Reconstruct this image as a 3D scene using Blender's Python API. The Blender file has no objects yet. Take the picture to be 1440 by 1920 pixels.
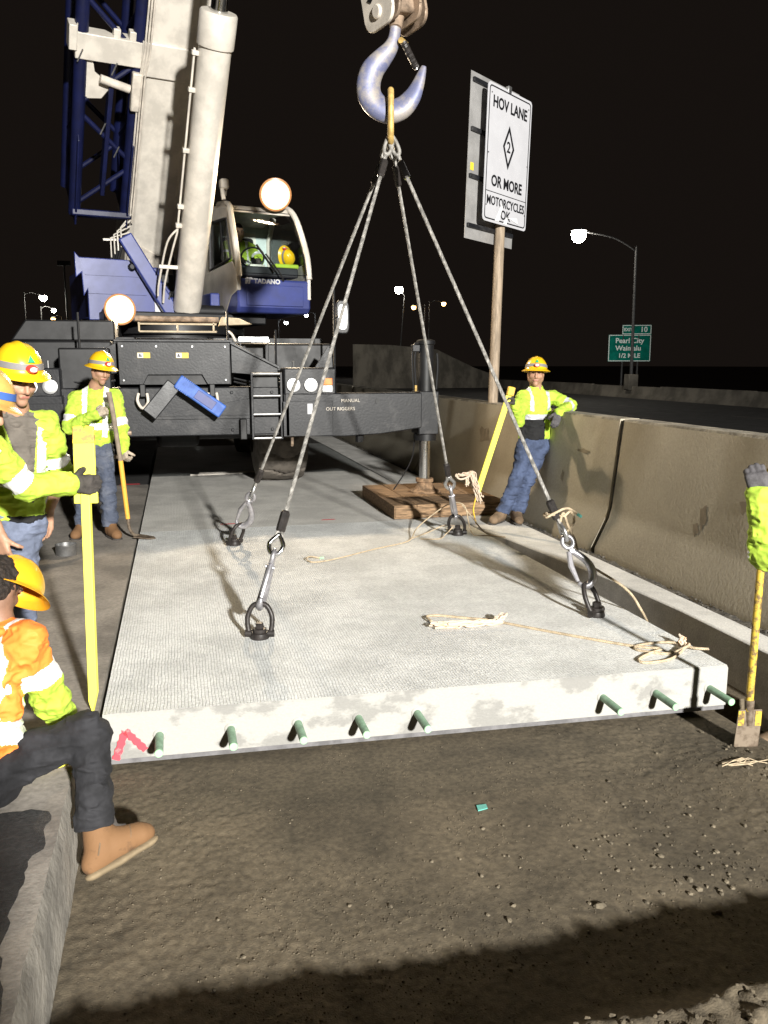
import bpy, math, random
import numpy as np
from mathutils import Vector, Matrix

# ------------------------------------------------------------------ camera, sky, lights, exposure
SC = bpy.context.scene
COL = SC.collection
R = math.radians
random.seed(7)
RNG = np.random.default_rng(11)

cam = bpy.data.cameras.new("camera")
cam.sensor_fit = 'VERTICAL'
cam.sensor_height = 36.0
cam.sensor_width = 27.0
cam.lens = 29.12
cam.clip_end = 2000.0
camo = bpy.data.objects.new("camera", cam)
camo.location = (0, 0, 1.72)
camo.rotation_euler = (R(90 - 10.113), 0, R(-13.955))
COL.objects.link(camo)
SC.camera = camo

world = bpy.data.worlds.new("World")
SC.world = world
world.use_nodes = True
bg = world.node_tree.nodes["Background"]
bg.inputs[0].default_value = (1.0, 0.74, 0.60, 1)      # night sky glow over a lit highway
bg.inputs[1].default_value = 0.0078


def lamp(name, kind, loc, target, power, col, radius=.2, size=60, blend=.4):
    l = bpy.data.lights.new(name, kind)
    l.energy = power
    l.color = col
    l.shadow_soft_size = radius
    if kind == 'SPOT':
        l.spot_size = R(size)
        l.spot_blend = blend
    o = bpy.data.objects.new(name, l)
    o.location = loc
    d = Vector(target) - Vector(loc)
    o.rotation_euler = d.to_track_quat('-Z', 'Y').to_euler()
    COL.objects.link(o)
    return o


# work light tower standing behind the photographer
lamp("tower_light", 'SPOT', (4.2, -16.0, 7.3), (0.8, 8.0, 1.0), 66000, (1.0, .975, .92), .42, 80, .5)

SC.view_settings.view_transform = 'Standard'
SC.view_settings.look = 'None'
SC.view_settings.exposure = 0.0
SC.view_settings.gamma = 1.0
SC.cycles.use_denoising = True
SC.cycles.max_bounces = 6
SC.cycles.transparent_max_bounces = 12
SC.cycles.sample_clamp_indirect = 4.0
SC.cycles.caustics_reflective = False
SC.cycles.caustics_refractive = False

# ------------------------------------------------------------------ materials
MATS = {}


def mat(name, col, rough=.6, metal=0., var=.12, vs=6., bump=0., bs=60., spec=.4, col2=None, edge=(.4, .6),
        grain=0., emis=None, estr=0., coat=0., stretch=None, vdet=6.):
    """Principled surface; base colour mixed with a darker or second tone by noise, plus bump relief."""
    m = bpy.data.materials.new(name)
    m.use_nodes = True
    nt = m.node_tree
    N = nt.nodes
    L = nt.links
    b = N["Principled BSDF"]
    b.inputs["Roughness"].default_value = rough
    b.inputs["Metallic"].default_value = metal
    b.inputs["Specular IOR Level"].default_value = spec
    if coat:
        b.inputs["Coat Weight"].default_value = coat
        b.inputs["Coat Roughness"].default_value = .15
    tc = N.new("ShaderNodeTexCoord")
    src = tc.outputs["Object"]
    if stretch:
        mp = N.new("ShaderNodeMapping")
        mp.inputs["Scale"].default_value = stretch
        L.new(src, mp.inputs[0])
        src = mp.outputs[0]
    c1 = tuple(col) + (1,)
    if var > 0 or col2:
        n = N.new("ShaderNodeTexNoise")
        n.inputs["Scale"].default_value = vs
        n.inputs["Detail"].default_value = vdet
        n.inputs["Roughness"].default_value = .62
        L.new(src, n.inputs["Vector"])
        r = N.new("ShaderNodeValToRGB")
        r.color_ramp.elements[0].position = edge[0]
        r.color_ramp.elements[1].position = edge[1]
        L.new(n.outputs[0], r.inputs[0])
        mx = N.new("ShaderNodeMix")
        mx.data_type = 'RGBA'
        L.new(r.outputs[0], mx.inputs[0])
        mx.inputs[6].default_value = c1
        mx.inputs[7].default_value = (tuple(col2) if col2 else tuple(max(0, c * (1 - var * 2)) for c in col)) + (1,)
        out = mx.outputs[2]
        if grain > 0:
            g = N.new("ShaderNodeTexNoise")
            g.inputs["Scale"].default_value = vs * 28
            g.inputs["Detail"].default_value = 3
            L.new(src, g.inputs["Vector"])
            mr = N.new("ShaderNodeMapRange")
            mr.inputs[1].default_value = .3
            mr.inputs[2].default_value = .7
            mr.inputs[3].default_value = 1 - grain
            mr.inputs[4].default_value = 1 + grain
            L.new(g.outputs[0], mr.inputs[0])
            m2 = N.new("ShaderNodeMix")
            m2.data_type = 'RGBA'
            m2.blend_type = 'MULTIPLY'
            m2.inputs[0].default_value = 1
            L.new(out, m2.inputs[6])
            L.new(mr.outputs[0], m2.inputs[7])
            out = m2.outputs[2]
        L.new(out, b.inputs["Base Color"])
        mr = N.new("ShaderNodeMapRange")
        mr.inputs[3].default_value = max(.03, rough - .12)
        mr.inputs[4].default_value = min(1, rough + .12)
        L.new(n.outputs[0], mr.inputs[0])
        L.new(mr.outputs[0], b.inputs["Roughness"])
    else:
        b.inputs["Base Color"].default_value = c1
    if bump > 0:
        n2 = N.new("ShaderNodeTexNoise")
        n2.inputs["Scale"].default_value = bs
        n2.inputs["Detail"].default_value = 5
        L.new(src, n2.inputs["Vector"])
        bm = N.new("ShaderNodeBump")
        bm.inputs["Strength"].default_value = 1
        bm.inputs["Distance"].default_value = bump
        L.new(n2.outputs[0], bm.inputs["Height"])
        L.new(bm.outputs[0], b.inputs["Normal"])
    if emis:
        b.inputs["Emission Color"].default_value = tuple(emis) + (1,)
        b.inputs["Emission Strength"].default_value = estr
    MATS[name] = m
    return m


def glass_mat(name, tint=(.90, .96, .95), gloss=.12):
    m = bpy.data.materials.new(name)
    m.use_nodes = True
    nt = m.node_tree
    N = nt.nodes
    L = nt.links
    N.remove(N["Principled BSDF"])
    t = N.new("ShaderNodeBsdfTransparent")
    t.inputs[0].default_value = tint + (1,)
    g = N.new("ShaderNodeBsdfGlossy")
    g.inputs["Roughness"].default_value = .04
    f = N.new("ShaderNodeFresnel")
    f.inputs[0].default_value = 1.5
    mx = N.new("ShaderNodeMixShader")
    L.new(f.outputs[0], mx.inputs[0])
    L.new(t.outputs[0], mx.inputs[1])
    L.new(g.outputs[0], mx.inputs[2])
    L.new(mx.outputs[0], N["Material Output"].inputs[0])
    MATS[name] = m
    return m


def slab_top_mat(name, col, groove=.0035, wet=0.):
    """Precast slab top: broken longitudinal tining, dusty speckle, cement blotches."""
    m = mat(name, col, rough=.9 - .45 * wet, var=.10, vs=2.2, grain=.16, spec=.25 + .3 * wet)
    nt = m.node_tree
    N = nt.nodes
    L = nt.links
    b = N["Principled BSDF"]
    tc = N["Texture Coordinate"]
    sep = N.new("ShaderNodeSeparateXYZ")
    L.new(tc.outputs["Object"], sep.inputs[0])
    wob = N.new("ShaderNodeTexNoise")
    wob.inputs["Scale"].default_value = 9
    wob.inputs["Detail"].default_value = 4
    L.new(tc.outputs["Object"], wob.inputs["Vector"])
    ma = N.new("ShaderNodeMath")
    ma.operation = 'MULTIPLY_ADD'
    L.new(wob.outputs[0], ma.inputs[0])
    ma.inputs[1].default_value = .02
    L.new(sep.outputs[0], ma.inputs[2])
    mu = N.new("ShaderNodeMath")
    mu.operation = 'MULTIPLY'
    L.new(ma.outputs[0], mu.inputs[0])
    mu.inputs[1].default_value = 2 * math.pi / .0175
    sn = N.new("ShaderNodeMath")
    sn.operation = 'SINE'
    L.new(mu.outputs[0], sn.inputs[0])
    mr = N.new("ShaderNodeMapRange")           # narrow slots
    mr.inputs[1].default_value = -1
    mr.inputs[2].default_value = -.25
    L.new(sn.outputs[0], mr.inputs[0])
    # grooves break up: pieces chipped across
    br = N.new("ShaderNodeTexNoise")
    br.inputs["Scale"].default_value = 75
    br.inputs["Detail"].default_value = 4
    br.inputs["Roughness"].default_value = .7
    L.new(tc.outputs["Object"], br.inputs["Vector"])
    big = N.new("ShaderNodeTexNoise")
    big.inputs["Scale"].default_value = 1.3
    big.inputs["Detail"].default_value = 2
    L.new(tc.outputs["Object"], big.inputs["Vector"])
    rr = N.new("ShaderNodeMapRange")
    rr.inputs[1].default_value = .38
    rr.inputs[2].default_value = .6
    rr.inputs[3].default_value = .55
    rr.inputs[4].default_value = 1.5
    L.new(big.outputs[0], rr.inputs[0])
    mb = N.new("ShaderNodeMath")
    mb.operation = 'MULTIPLY'
    L.new(br.outputs[0], mb.inputs[0])
    L.new(rr.outputs[0], mb.inputs[1])
    ad = N.new("ShaderNodeMath")
    ad.operation = 'MULTIPLY_ADD'
    L.new(mr.outputs[0], ad.inputs[0])
    ad.inputs[1].default_value = .7
    L.new(mb.outputs[0], ad.inputs[2])
    bm = N.new("ShaderNodeBump")
    bm.inputs["Strength"].default_value = 1
    bm.inputs["Distance"].default_value = groove
    L.new(ad.outputs[0], bm.inputs["Height"])
    L.new(bm.outputs[0], b.inputs["Normal"])
    return m


mat('slab_side', (.325, .318, .295), .85, var=.1, vs=3.0, bump=.0015, bs=45, col2=(.225, .22, .206), edge=(.50, .57), grain=.05, stretch=(1, 1, 1.6), vdet=5.)
slab_top_mat('slab_top', (.74, .75, .735))
slab_top_mat('slab_top_old', (.62, .605, .565), .002)
slab_top_mat('slab_top_wet', (.30, .31, .30), .006, wet=1.)
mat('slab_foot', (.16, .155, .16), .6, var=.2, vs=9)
mat('pavement', (.29, .262, .228), .85, var=.22, vs=1.3, bump=.002, bs=90, grain=.18)
mat('pavement_cut', (.30, .28, .245), .9, var=.2, vs=6, bump=.006, bs=30)
mat('asphalt', (.045, .044, .043), .75, var=.2, vs=2, bump=.004, bs=150, grain=.3)
mat('dirt', (.122, .098, .065), .95, var=.2, vs=1.6, bump=.0025, bs=170, grain=.30, col2=(.058, .047, .031), edge=(.32, .66))
mat('stone', (.15, .124, .085), .9, var=.25, vs=20)
mat('strip', (.60, .59, .56), .9, var=.12, vs=3, bump=.002, bs=80, grain=.14)
mat('gutter', (.10, .09, .075), .95, var=.3, vs=14, bump=.012, bs=40)
mat('barrier', (.38, .342, .265), .85, var=.14, vs=1.7, bump=.002, bs=40, grain=.07, col2=(.335, .30, .232), edge=(.40, .68))
mat('barrier_top', (.33, .30, .24), .9, var=.25, vs=7, bump=.005, bs=40)
mat('patch', (.30, .255, .19), .85, var=.1, vs=12)
mat('far_concrete', (.22, .20, .165), .9, var=.25, vs=.6)
mat('steel_dark', (.013, .0135, .0155), .42, var=.3, vs=3.5, bump=.0012, bs=40, col2=(.062, .06, .06), edge=(.55, .78), spec=.3)
mat('black', (.010, .010, .011), .5, var=.2, vs=6)
mat('rubber', (.13, .113, .095), .85, var=.22, vs=7, bump=.002, bs=60)
mat('chrome', (.72, .72, .72), .16, 1., var=.05)
mat('galv', (.50, .50, .50), .38, .9, var=.15, vs=12)
mat('forged', (.52, .51, .54), .36, .75, var=.15, vs=14, bump=.001, bs=60)
mat('forged_black', (.035, .03, .028), .45, .2, var=.25, vs=20, bump=.001, bs=60)
mat('wire', (.33, .315, .29), .6, .25, var=.25, vs=25)
mat('rope', (.50, .40, .27), .9, var=.18, vs=30)
mat('rope_fray', (.54, .44, .34), .95, var=.2, vs=18, col2=(.62, .36, .22), edge=(.55, .72))
mat('white_paint', (.64, .595, .525), .42, var=.11, vs=3.5, spec=.5, coat=.15)
mat('white_dirty', (.66, .60, .52), .5, var=.14, vs=5)
mat('blue_paint', (.038, .052, .20), .38, var=.12, vs=4, spec=.5, coat=.2)
mat('blue_deep', (.006, .009, .048), .45, var=.18, vs=4)
mat('blue_chock', (.05, .13, .45), .5, var=.15, vs=8, stretch=(1, 1, 1))
mat('hook_blue', (.12, .13, .22), .5, .2, var=.2, vs=7, col2=(.27, .245, .225), edge=(.44, .6), bump=.001, bs=30)
mat('rust', (.30, .19, .11), .8, var=.3, vs=14, bump=.002, bs=60)
mat('brown_steel', (.34, .25, .18), .55, .3, var=.3, vs=10)
mat('link_yellow', (.62, .42, .14), .5, .2, var=.2, vs=20)
mat('wood', (.30, .19, .105), .8, var=.3, vs=7, bump=.003, bs=25, stretch=(1, 7, 7), grain=.1)
mat('wood_end', (.36, .25, .14), .85, var=.3, vs=22)
mat('sign_white', (.50, .50, .525), .5, var=.03, vs=5)
mat('sign_black', (.01, .01, .012), .5, var=0)
mat('sign_back', (.55, .54, .53), .45, .5, var=.12, vs=4)
mat('tape_clear', (.72, .72, .72), .3, var=0)
mat('sticker_yellow', (.85, .62, .05), .5, var=.05)
mat('post_wood', (.36, .28, .20), .7, var=.2, vs=5, stretch=(6, 6, .6))
mat('sign_green', (.0, .15, .11), .56, .85, var=.06, vs=3)
mat('sign_letter', (.70, .75, .73), .56, .85, var=0)
mat('amber', (.9, .22, .03), .3, var=.05)
mat('lens_white', (.85, .86, .85), .25, var=.12, vs=30)
mat('lamp_hot', (.03, .025, .02), .3, var=0, emis=(1, .80, .52), estr=160)
mat('lamp_rim', (.03, .025, .02), .3, var=0, emis=(1, .42, .14), estr=.8)
mat('lamp_mid', (.03, .025, .02), .3, var=0, emis=(1, .66, .34), estr=3.5)
mat('lamp_street', (.03, .025, .02), .3, var=0, emis=(1, .93, .80), estr=130)
mat('lamp_white', (.03, .025, .02), .3, var=0, emis=(.95, .97, 1.0), estr=40)
mat('lamp_orange', (.03, .025, .02), .3, var=0, emis=(1, .55, .18), estr=14)
mat('pole_grey', (.10, .10, .10), .6, .2, var=.1)
mat('lime', (.43, .62, .06), .8, var=.12, vs=7, bump=.004, bs=22)
mat('orange_vest', (.92, .24, .035), .75, var=.08, vs=9, bump=.004, bs=22)
mat('retro', (.94, .94, .94), .5, .45, var=.03, vs=30)
mat('retro_grey', (.55, .55, .60), .5, .25, var=.05, vs=30)
mat('jeans', (.060, .072, .105), .9, var=.22, vs=7, bump=.004, bs=26, col2=(.12, .13, .16), edge=(.48, .68))
mat('jeans_light', (.15, .175, .25), .9, var=.18, vs=8, bump=.004, bs=26)
mat('jeans_blue', (.06, .082, .15), .9, var=.2, vs=8, bump=.004, bs=26)
mat('trouser_black', (.020, .020, .023), .9, var=.25, vs=9, bump=.004, bs=26)
mat('shirt_grey', (.135, .118, .10), .9, var=.12, vs=9, bump=.003, bs=26)
mat('black_cloth', (.012, .012, .013), .9, var=.1, bump=.003, bs=26)
mat('glove_dark', (.055, .048, .043), .9, var=.25, vs=18, bump=.002, bs=70)
mat('glove_tan', (.42, .35, .27), .9, var=.2, vs=18, bump=.002, bs=70)
mat('glove_grey', (.085, .08, .085), .85, var=.2, vs=18, bump=.002, bs=70)
mat('skin', (.40, .225, .145), .55, var=.12, vs=14, bump=.0008, bs=120)
mat('skin_dark', (.22, .12, .075), .55, var=.12, vs=14, bump=.0008, bs=120)
mat('lips', (.30, .12, .09), .5, var=0)
mat('eye', (.02, .015, .012), .2, var=0)
mat('hair', (.025, .017, .012), .8, var=.3, vs=60, bump=.008, bs=90)
mat('hat_yellow', (.80, .48, .012), .32, var=.06, vs=6, spec=.5, coat=.3)
mat('hat_tan', (.58, .36, .10), .4, var=.14, vs=9)
mat('hat_orange', (.92, .42, .02), .32, var=.06, vs=6, spec=.5, coat=.3)
mat('hat_band', (.22, .21, .21), .7, var=.1)
mat('hat_blue', (.05, .12, .38), .6, var=.1)
mat('red_plastic', (.55, .05, .04), .4, var=.05)
mat('green_decal', (.03, .35, .15), .5, var=0)
mat('boot_tan', (.165, .086, .037), .85, var=.2, vs=14, bump=.0015, bs=60, col2=(.085, .048, .025), edge=(.56, .70))
mat('boot_brown', (.17, .115, .07), .8, var=.2, vs=14)
mat('sole', (.23, .175, .105), .85, var=.15, vs=12)
mat('sole_dark', (.05, .045, .04), .8, var=.1)
mat('bar_yellow', (.90, .84, .11), .5, var=.03, vs=10)
mat('bar_worn', (.80, .55, .06), .6, var=.2, vs=24, col2=(.42, .24, .08), edge=(.46, .62))
mat('shovel_handle', (.25, .20, .15), .8, var=.15, vs=14)
mat('shovel_orange', (.72, .36, .05), .7, var=.15, vs=20, col2=(.36, .18, .05), edge=(.60, .72))
mat('digger_yellow', (.50, .35, .04), .6, var=.2, vs=26, col2=(.14, .09, .04), edge=(.46, .58))
mat('blade_steel', (.19, .15, .11), .6, .3, var=.25, vs=16, col2=(.085, .06, .04), edge=(.46, .62))
mat('dowel_green', (.24, .38, .26), .55, var=.15, vs=20)
mat('dowel_end', (.32, .58, .33), .55, var=.08, vs=20)
mat('spray_red', (.72, .06, .08), .8, var=.12, vs=24, col2=(.66, .30, .28), edge=(.56, .72))
mat('teal', (.12, .42, .36), .5, var=.1)
mat('seat_cloth', (.03, .03, .034), .8, var=.1)
mat('cab_trim', (.55, .63, .61), .6, var=.1)
mat('lime_dim', (.35, .50, .04), .8, var=.1)
mat('paper', (.72, .70, .62), .8, var=.05)
mat('cream', (.52, .42, .28), .6, var=.15, vs=8)
glass_mat('glass')


# ------------------------------------------------------------------ mesh builders
ROOT = {}


def V3(*a):
    return np.array(a, float)


def unit(v):
    v = np.asarray(v, float)
    return v / (np.linalg.norm(v) + 1e-12)


def frame_from(d, hint=(0, 0, 1)):
    d = unit(d)
    h = np.asarray(hint, float)
    if abs(d @ unit(h)) > .97:
        h = V3(1, 0, 0) if abs(d[0]) < .9 else V3(0, 1, 0)
    u = unit(np.cross(h, d))
    return u, np.cross(d, u), d


def catmull(pts, n=10, closed=False):
    P = [np.asarray(p, float) for p in pts]
    out = []
    m = len(P)
    rng = range(m if closed else m - 1)
    for i in rng:
        if closed:
            a, b, c, d = P[i - 1], P[i], P[(i + 1) % m], P[(i + 2) % m]
        else:
            a, b, c, d = P[max(i - 1, 0)], P[i], P[i + 1], P[min(i + 2, m - 1)]
        for k in range(n):
            t = k / n
            out.append(.5 * (2 * b + (c - a) * t + (2 * a - 5 * b + 4 * c - d) * t * t + (3 * b - a - 3 * c + d) * t ** 3))
    if not closed:
        out.append(P[-1])
    return np.array(out)


def resample(path, step):
    path = np.asarray(path, float)
    s = np.concatenate([[0], np.cumsum(np.linalg.norm(np.diff(path, axis=0), axis=1))])
    n = max(2, int(s[-1] / step) + 1)
    t = np.linspace(0, s[-1], n)
    return np.stack([np.interp(t, s, path[:, k]) for k in range(3)], 1), t


def frames_along(path):
    T = np.gradient(path, axis=0)
    T /= np.linalg.norm(T, axis=1)[:, None] + 1e-12
    u, v, _ = frame_from(T[0])
    U = [u]
    for i in range(1, len(path)):
        u = U[-1] - T[i] * (U[-1] @ T[i])
        U.append(unit(u))
    U = np.array(U)
    return U, np.cross(T, U), T


class MB:
    def __init__(s):
        s.v = []
        s.f = []
        s.m = []
        s.n = 0

    def add(s, vs, fs, m=0):
        vs = np.asarray(vs, float)
        s.v.append(vs)
        for f in fs:
            s.f.append(tuple(int(i) + s.n for i in f))
            s.m.append(m)
        s.n += len(vs)
        return s

    def box(s, lo, hi, m=0, ax=None, o=(0, 0, 0)):
        """Box lo..hi, optionally in the frame ax (three row vectors) at origin o."""
        (a, b, c), (d, e, f) = lo, hi
        vs = np.array([(a, b, c), (d, b, c), (d, e, c), (a, e, c), (a, b, f), (d, b, f), (d, e, f), (a, e, f)], float)
        if ax is not None:
            vs = np.asarray(o, float) + vs @ np.asarray(ax, float)
        return s.add(vs, [(0, 3, 2, 1), (4, 5, 6, 7), (0, 1, 5, 4), (1, 2, 6, 5), (2, 3, 7, 6), (3, 0, 4, 7)], m)

    def bar(s, a, b, w, h, m=0, hint=(0, 0, 1)):
        a = np.asarray(a, float)
        b = np.asarray(b, float)
        u, v, d = frame_from(b - a, hint)
        return s.box((-w / 2, -h / 2, 0), (w / 2, h / 2, np.linalg.norm(b - a)), m, (u, v, d), a)

    def tube(s, path, r, n=8, m=0, closed=False, caps=True, flat=1.):
        path = np.asarray(path, float)
        k = len(path)
        rr = np.full(k, r) if np.isscalar(r) else np.asarray(r, float)
        if k == 2:
            u, v, d = frame_from(path[1] - path[0])
            U = np.array([u, u])
            W = np.array([v, v])
        else:
            U, W, T = frames_along(path)
        an = np.linspace(0, 2 * math.pi, n, endpoint=False)
        vs = (path[:, None] + rr[:, None, None] * (np.cos(an)[None, :, None] * U[:, None] + flat * np.sin(an)[None, :, None] * W[:, None])).reshape(-1, 3)
        fs = []
        for i in range(k if closed else k - 1):
            j = (i + 1) % k
            for q in range(n):
                q2 = (q + 1) % n
                fs.append((i * n + q, i * n + q2, j * n + q2, j * n + q))
        if caps and not closed:
            fs.append(tuple(range(n))[::-1])
            fs.append(tuple((k - 1) * n + q for q in range(n)))
        return s.add(vs, fs, m)

    def cyl(s, a, b, r, r2=None, n=20, m=0):
        return s.tube([a, b], [r, r if r2 is None else r2], n, m)

    def lathe(s, prof, o, axis, n=32, m=0, fn=None):
        u, v, d = frame_from(axis)
        vs = []
        for (r, z) in prof:
            for q in range(n):
                a = 2 * math.pi * q / n
                rr = r if fn is None else fn(r, z, a)
                vs.append(np.asarray(o, float) + d * z + rr * (math.cos(a) * u + math.sin(a) * v))
        fs = []
        for i in range(len(prof) - 1):
            for q in range(n):
                q2 = (q + 1) % n
                fs.append((i * n + q, i * n + q2, (i + 1) * n + q2, (i + 1) * n + q))
        fs.append(tuple(range(n))[::-1])
        fs.append(tuple((len(prof) - 1) * n + q for q in range(n)))
        return s.add(vs, fs, m)

    def prism(s, poly, o, U, W, d0, d1, m=0):
        """Polygon in the plane (U, W) at o, extruded along U x W from d0 to d1."""
        U = unit(U)
        W = unit(W)
        D = np.cross(U, W)
        o = np.asarray(o, float)
        k = len(poly)
        vs = [o + U * a + W * b + D * d0 for a, b in poly] + [o + U * a + W * b + D * d1 for a, b in poly]
        fs = [tuple(range(k))[::-1], tuple(range(k, 2 * k))]
        for i in range(k):
            j = (i + 1) % k
            fs.append((i, j, k + j, k + i))
        return s.add(vs, fs, m)

    def strands(s, path, D, n, lay, sides=5, m=0, step=None):
        """A laid rope: n strands in a helix about the path."""
        p, t = resample(path, step or lay / 9)
        U, W, T = frames_along(p)
        rs = D / 2 * (.50 if n == 3 else .36)
        R0 = D / 2 - rs
        for k in range(n):
            a = 2 * math.pi * (t / lay + k / n)
            s.tube(p + R0 * (np.cos(a)[:, None] * U + np.sin(a)[:, None] * W), rs * 1.12, sides, m)
        return s

    def build(s, name, mats, parent=None, bevel=0., smooth=35, loc=None):
        base = V3(0, 0, 0)
        if parent is not None:
            base = ROOT[parent.name]
        elif loc is not None:
            base = np.asarray(loc, float)
        vs = np.concatenate(s.v) - base
        me = bpy.data.meshes.new(name)
        me.from_pydata([tuple(v) for v in vs], [], s.f)
        if isinstance(mats, str):
            mats = [mats]
        for q in mats:
            me.materials.append(MATS[q])
        if len(mats) > 1:
            me.polygons.foreach_set("material_index", s.m)
        if smooth:
            me.polygons.foreach_set("use_smooth", [True] * len(me.polygons))
            me.set_sharp_from_angle(angle=R(smooth))
        me.update()
        o = bpy.data.objects.new(name, me)
        COL.objects.link(o)
        if parent is not None:
            o.parent = parent
        else:
            o.location = tuple(base)
        ROOT[o.name] = base
        if bevel:
            b = o.modifiers.new("bevel", 'BEVEL')
            b.width = bevel
            b.segments = 2
            b.limit_method = 'ANGLE'
            b.angle_limit = R(40)
            b.harden_normals = False
        return o


def tag(o, label=None, cat=None, group=None, kind=None):
    if label:
        o["label"] = label
    if cat:
        o["category"] = cat
    if group:
        o["group"] = group
    if kind:
        o["kind"] = kind
    return o


def thing(name, loc, label, cat, group=None):
    o = bpy.data.objects.new(name, None)
    o.empty_display_size = .2
    o.location = loc
    COL.objects.link(o)
    ROOT[o.name] = np.asarray(loc, float)
    return tag(o, label, cat, group)


def text(name, s, size, o, U, W, mt, parent, align='CENTER', depth=.001, bold=0., sx=1.):
    """Lettering as flat mesh at o, reading along U with W up."""
    cu = bpy.data.curves.new("t", 'FONT')
    cu.body = s
    cu.size = size
    cu.align_x = align
    cu.align_y = 'CENTER'
    cu.extrude = depth
    cu.offset = bold
    cu.resolution_u = 3
    ob = bpy.data.objects.new("t", cu)
    COL.objects.link(ob)
    dg = bpy.context.evaluated_depsgraph_get()
    me = bpy.data.meshes.new_from_object(ob.evaluated_get(dg))
    n = len(me.vertices)
    co = np.empty(n * 3)
    me.vertices.foreach_get("co", co)
    co = co.reshape(-1, 3)
    U = unit(U)
    W = unit(W)
    D = np.cross(U, W)
    vs = np.asarray(o, float) + co[:, :1] * sx * U + co[:, 1:2] * W + co[:, 2:] * D
    fs = [tuple(p.vertices) for p in me.polygons]
    bpy.data.objects.remove(ob)
    return MB().add(vs, fs).build(name, mt, parent, smooth=0)


# ------------------------------------------------------------------ implicit surfaces (people, gloves, boots)
def value_noise(P, seed, scale):
    p = P * scale + seed * 17.3
    i = np.floor(p).astype(np.int64)
    f = p - i
    f = f * f * (3 - 2 * f)

    def hsh(a, b, c):
        q = (a * 73856093 ^ b * 19349663 ^ c * 83492791 ^ (seed * 2654435 + 97))
        q = (q ^ (q >> 13)) * 1274126177
        return ((q ^ (q >> 16)) & 0xffff) / 32768.0 - 1.0
    r = 0
    for a in (0, 1):
        for b in (0, 1):
            for c in (0, 1):
                w = (f[..., 0] if a else 1 - f[..., 0]) * (f[..., 1] if b else 1 - f[..., 1]) * (f[..., 2] if c else 1 - f[..., 2])
                r = r + w * hsh(i[..., 0] + a, i[..., 1] + b, i[..., 2] + c)
    return r


def cone(a, b, ra, rb, flat=None, fl=1., k=.02, cut=False, sub=False):
    return dict(t='c', a=np.asarray(a, float), b=np.asarray(b, float), ra=ra, rb=rb, flat=None if flat is None else unit(flat), fl=fl, k=k, cut=cut, sub=sub)


def ell(c, ax, rad, k=.02, sub=False):
    return dict(t='e', c=np.asarray(c, float), ax=np.asarray(ax, float), rad=np.asarray(rad, float), k=k, sub=sub)


def prim_eval(p, P):
    if p['t'] == 'c':
        a, b = p['a'], p['b']
        Q = P
        if p['flat'] is not None:
            n = p['flat']
            Q = P + ((P - a) @ n)[..., None] * n * (1 / p['fl'] - 1)
        ab = b - a
        l2 = ab @ ab + 1e-9
        tt = ((Q - a) @ ab) / l2
        t = np.clip(tt, 0, 1)
        d = np.linalg.norm(Q - a - t[..., None] * ab, axis=-1) - (p['ra'] + (p['rb'] - p['ra']) * t)
        if p['cut']:
            L = math.sqrt(l2)
            d = np.maximum(d, np.maximum(-tt, tt - 1) * L)
        return d * (p['fl'] if p['flat'] is not None else 1)
    Q = (P - p['c']) @ p['ax'].T
    r = p['rad']
    k0 = np.linalg.norm(Q / r, axis=-1)
    k1 = np.linalg.norm(Q / (r * r), axis=-1) + 1e-9
    return k0 * (k0 - 1) / k1


def prim_box(p):
    if p['t'] == 'c':
        r = max(p['ra'], p['rb'])
        return np.minimum(p['a'], p['b']) - r, np.maximum(p['a'], p['b']) + r
    r = p['rad'].max()
    return p['c'] - r, p['c'] + r


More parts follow.
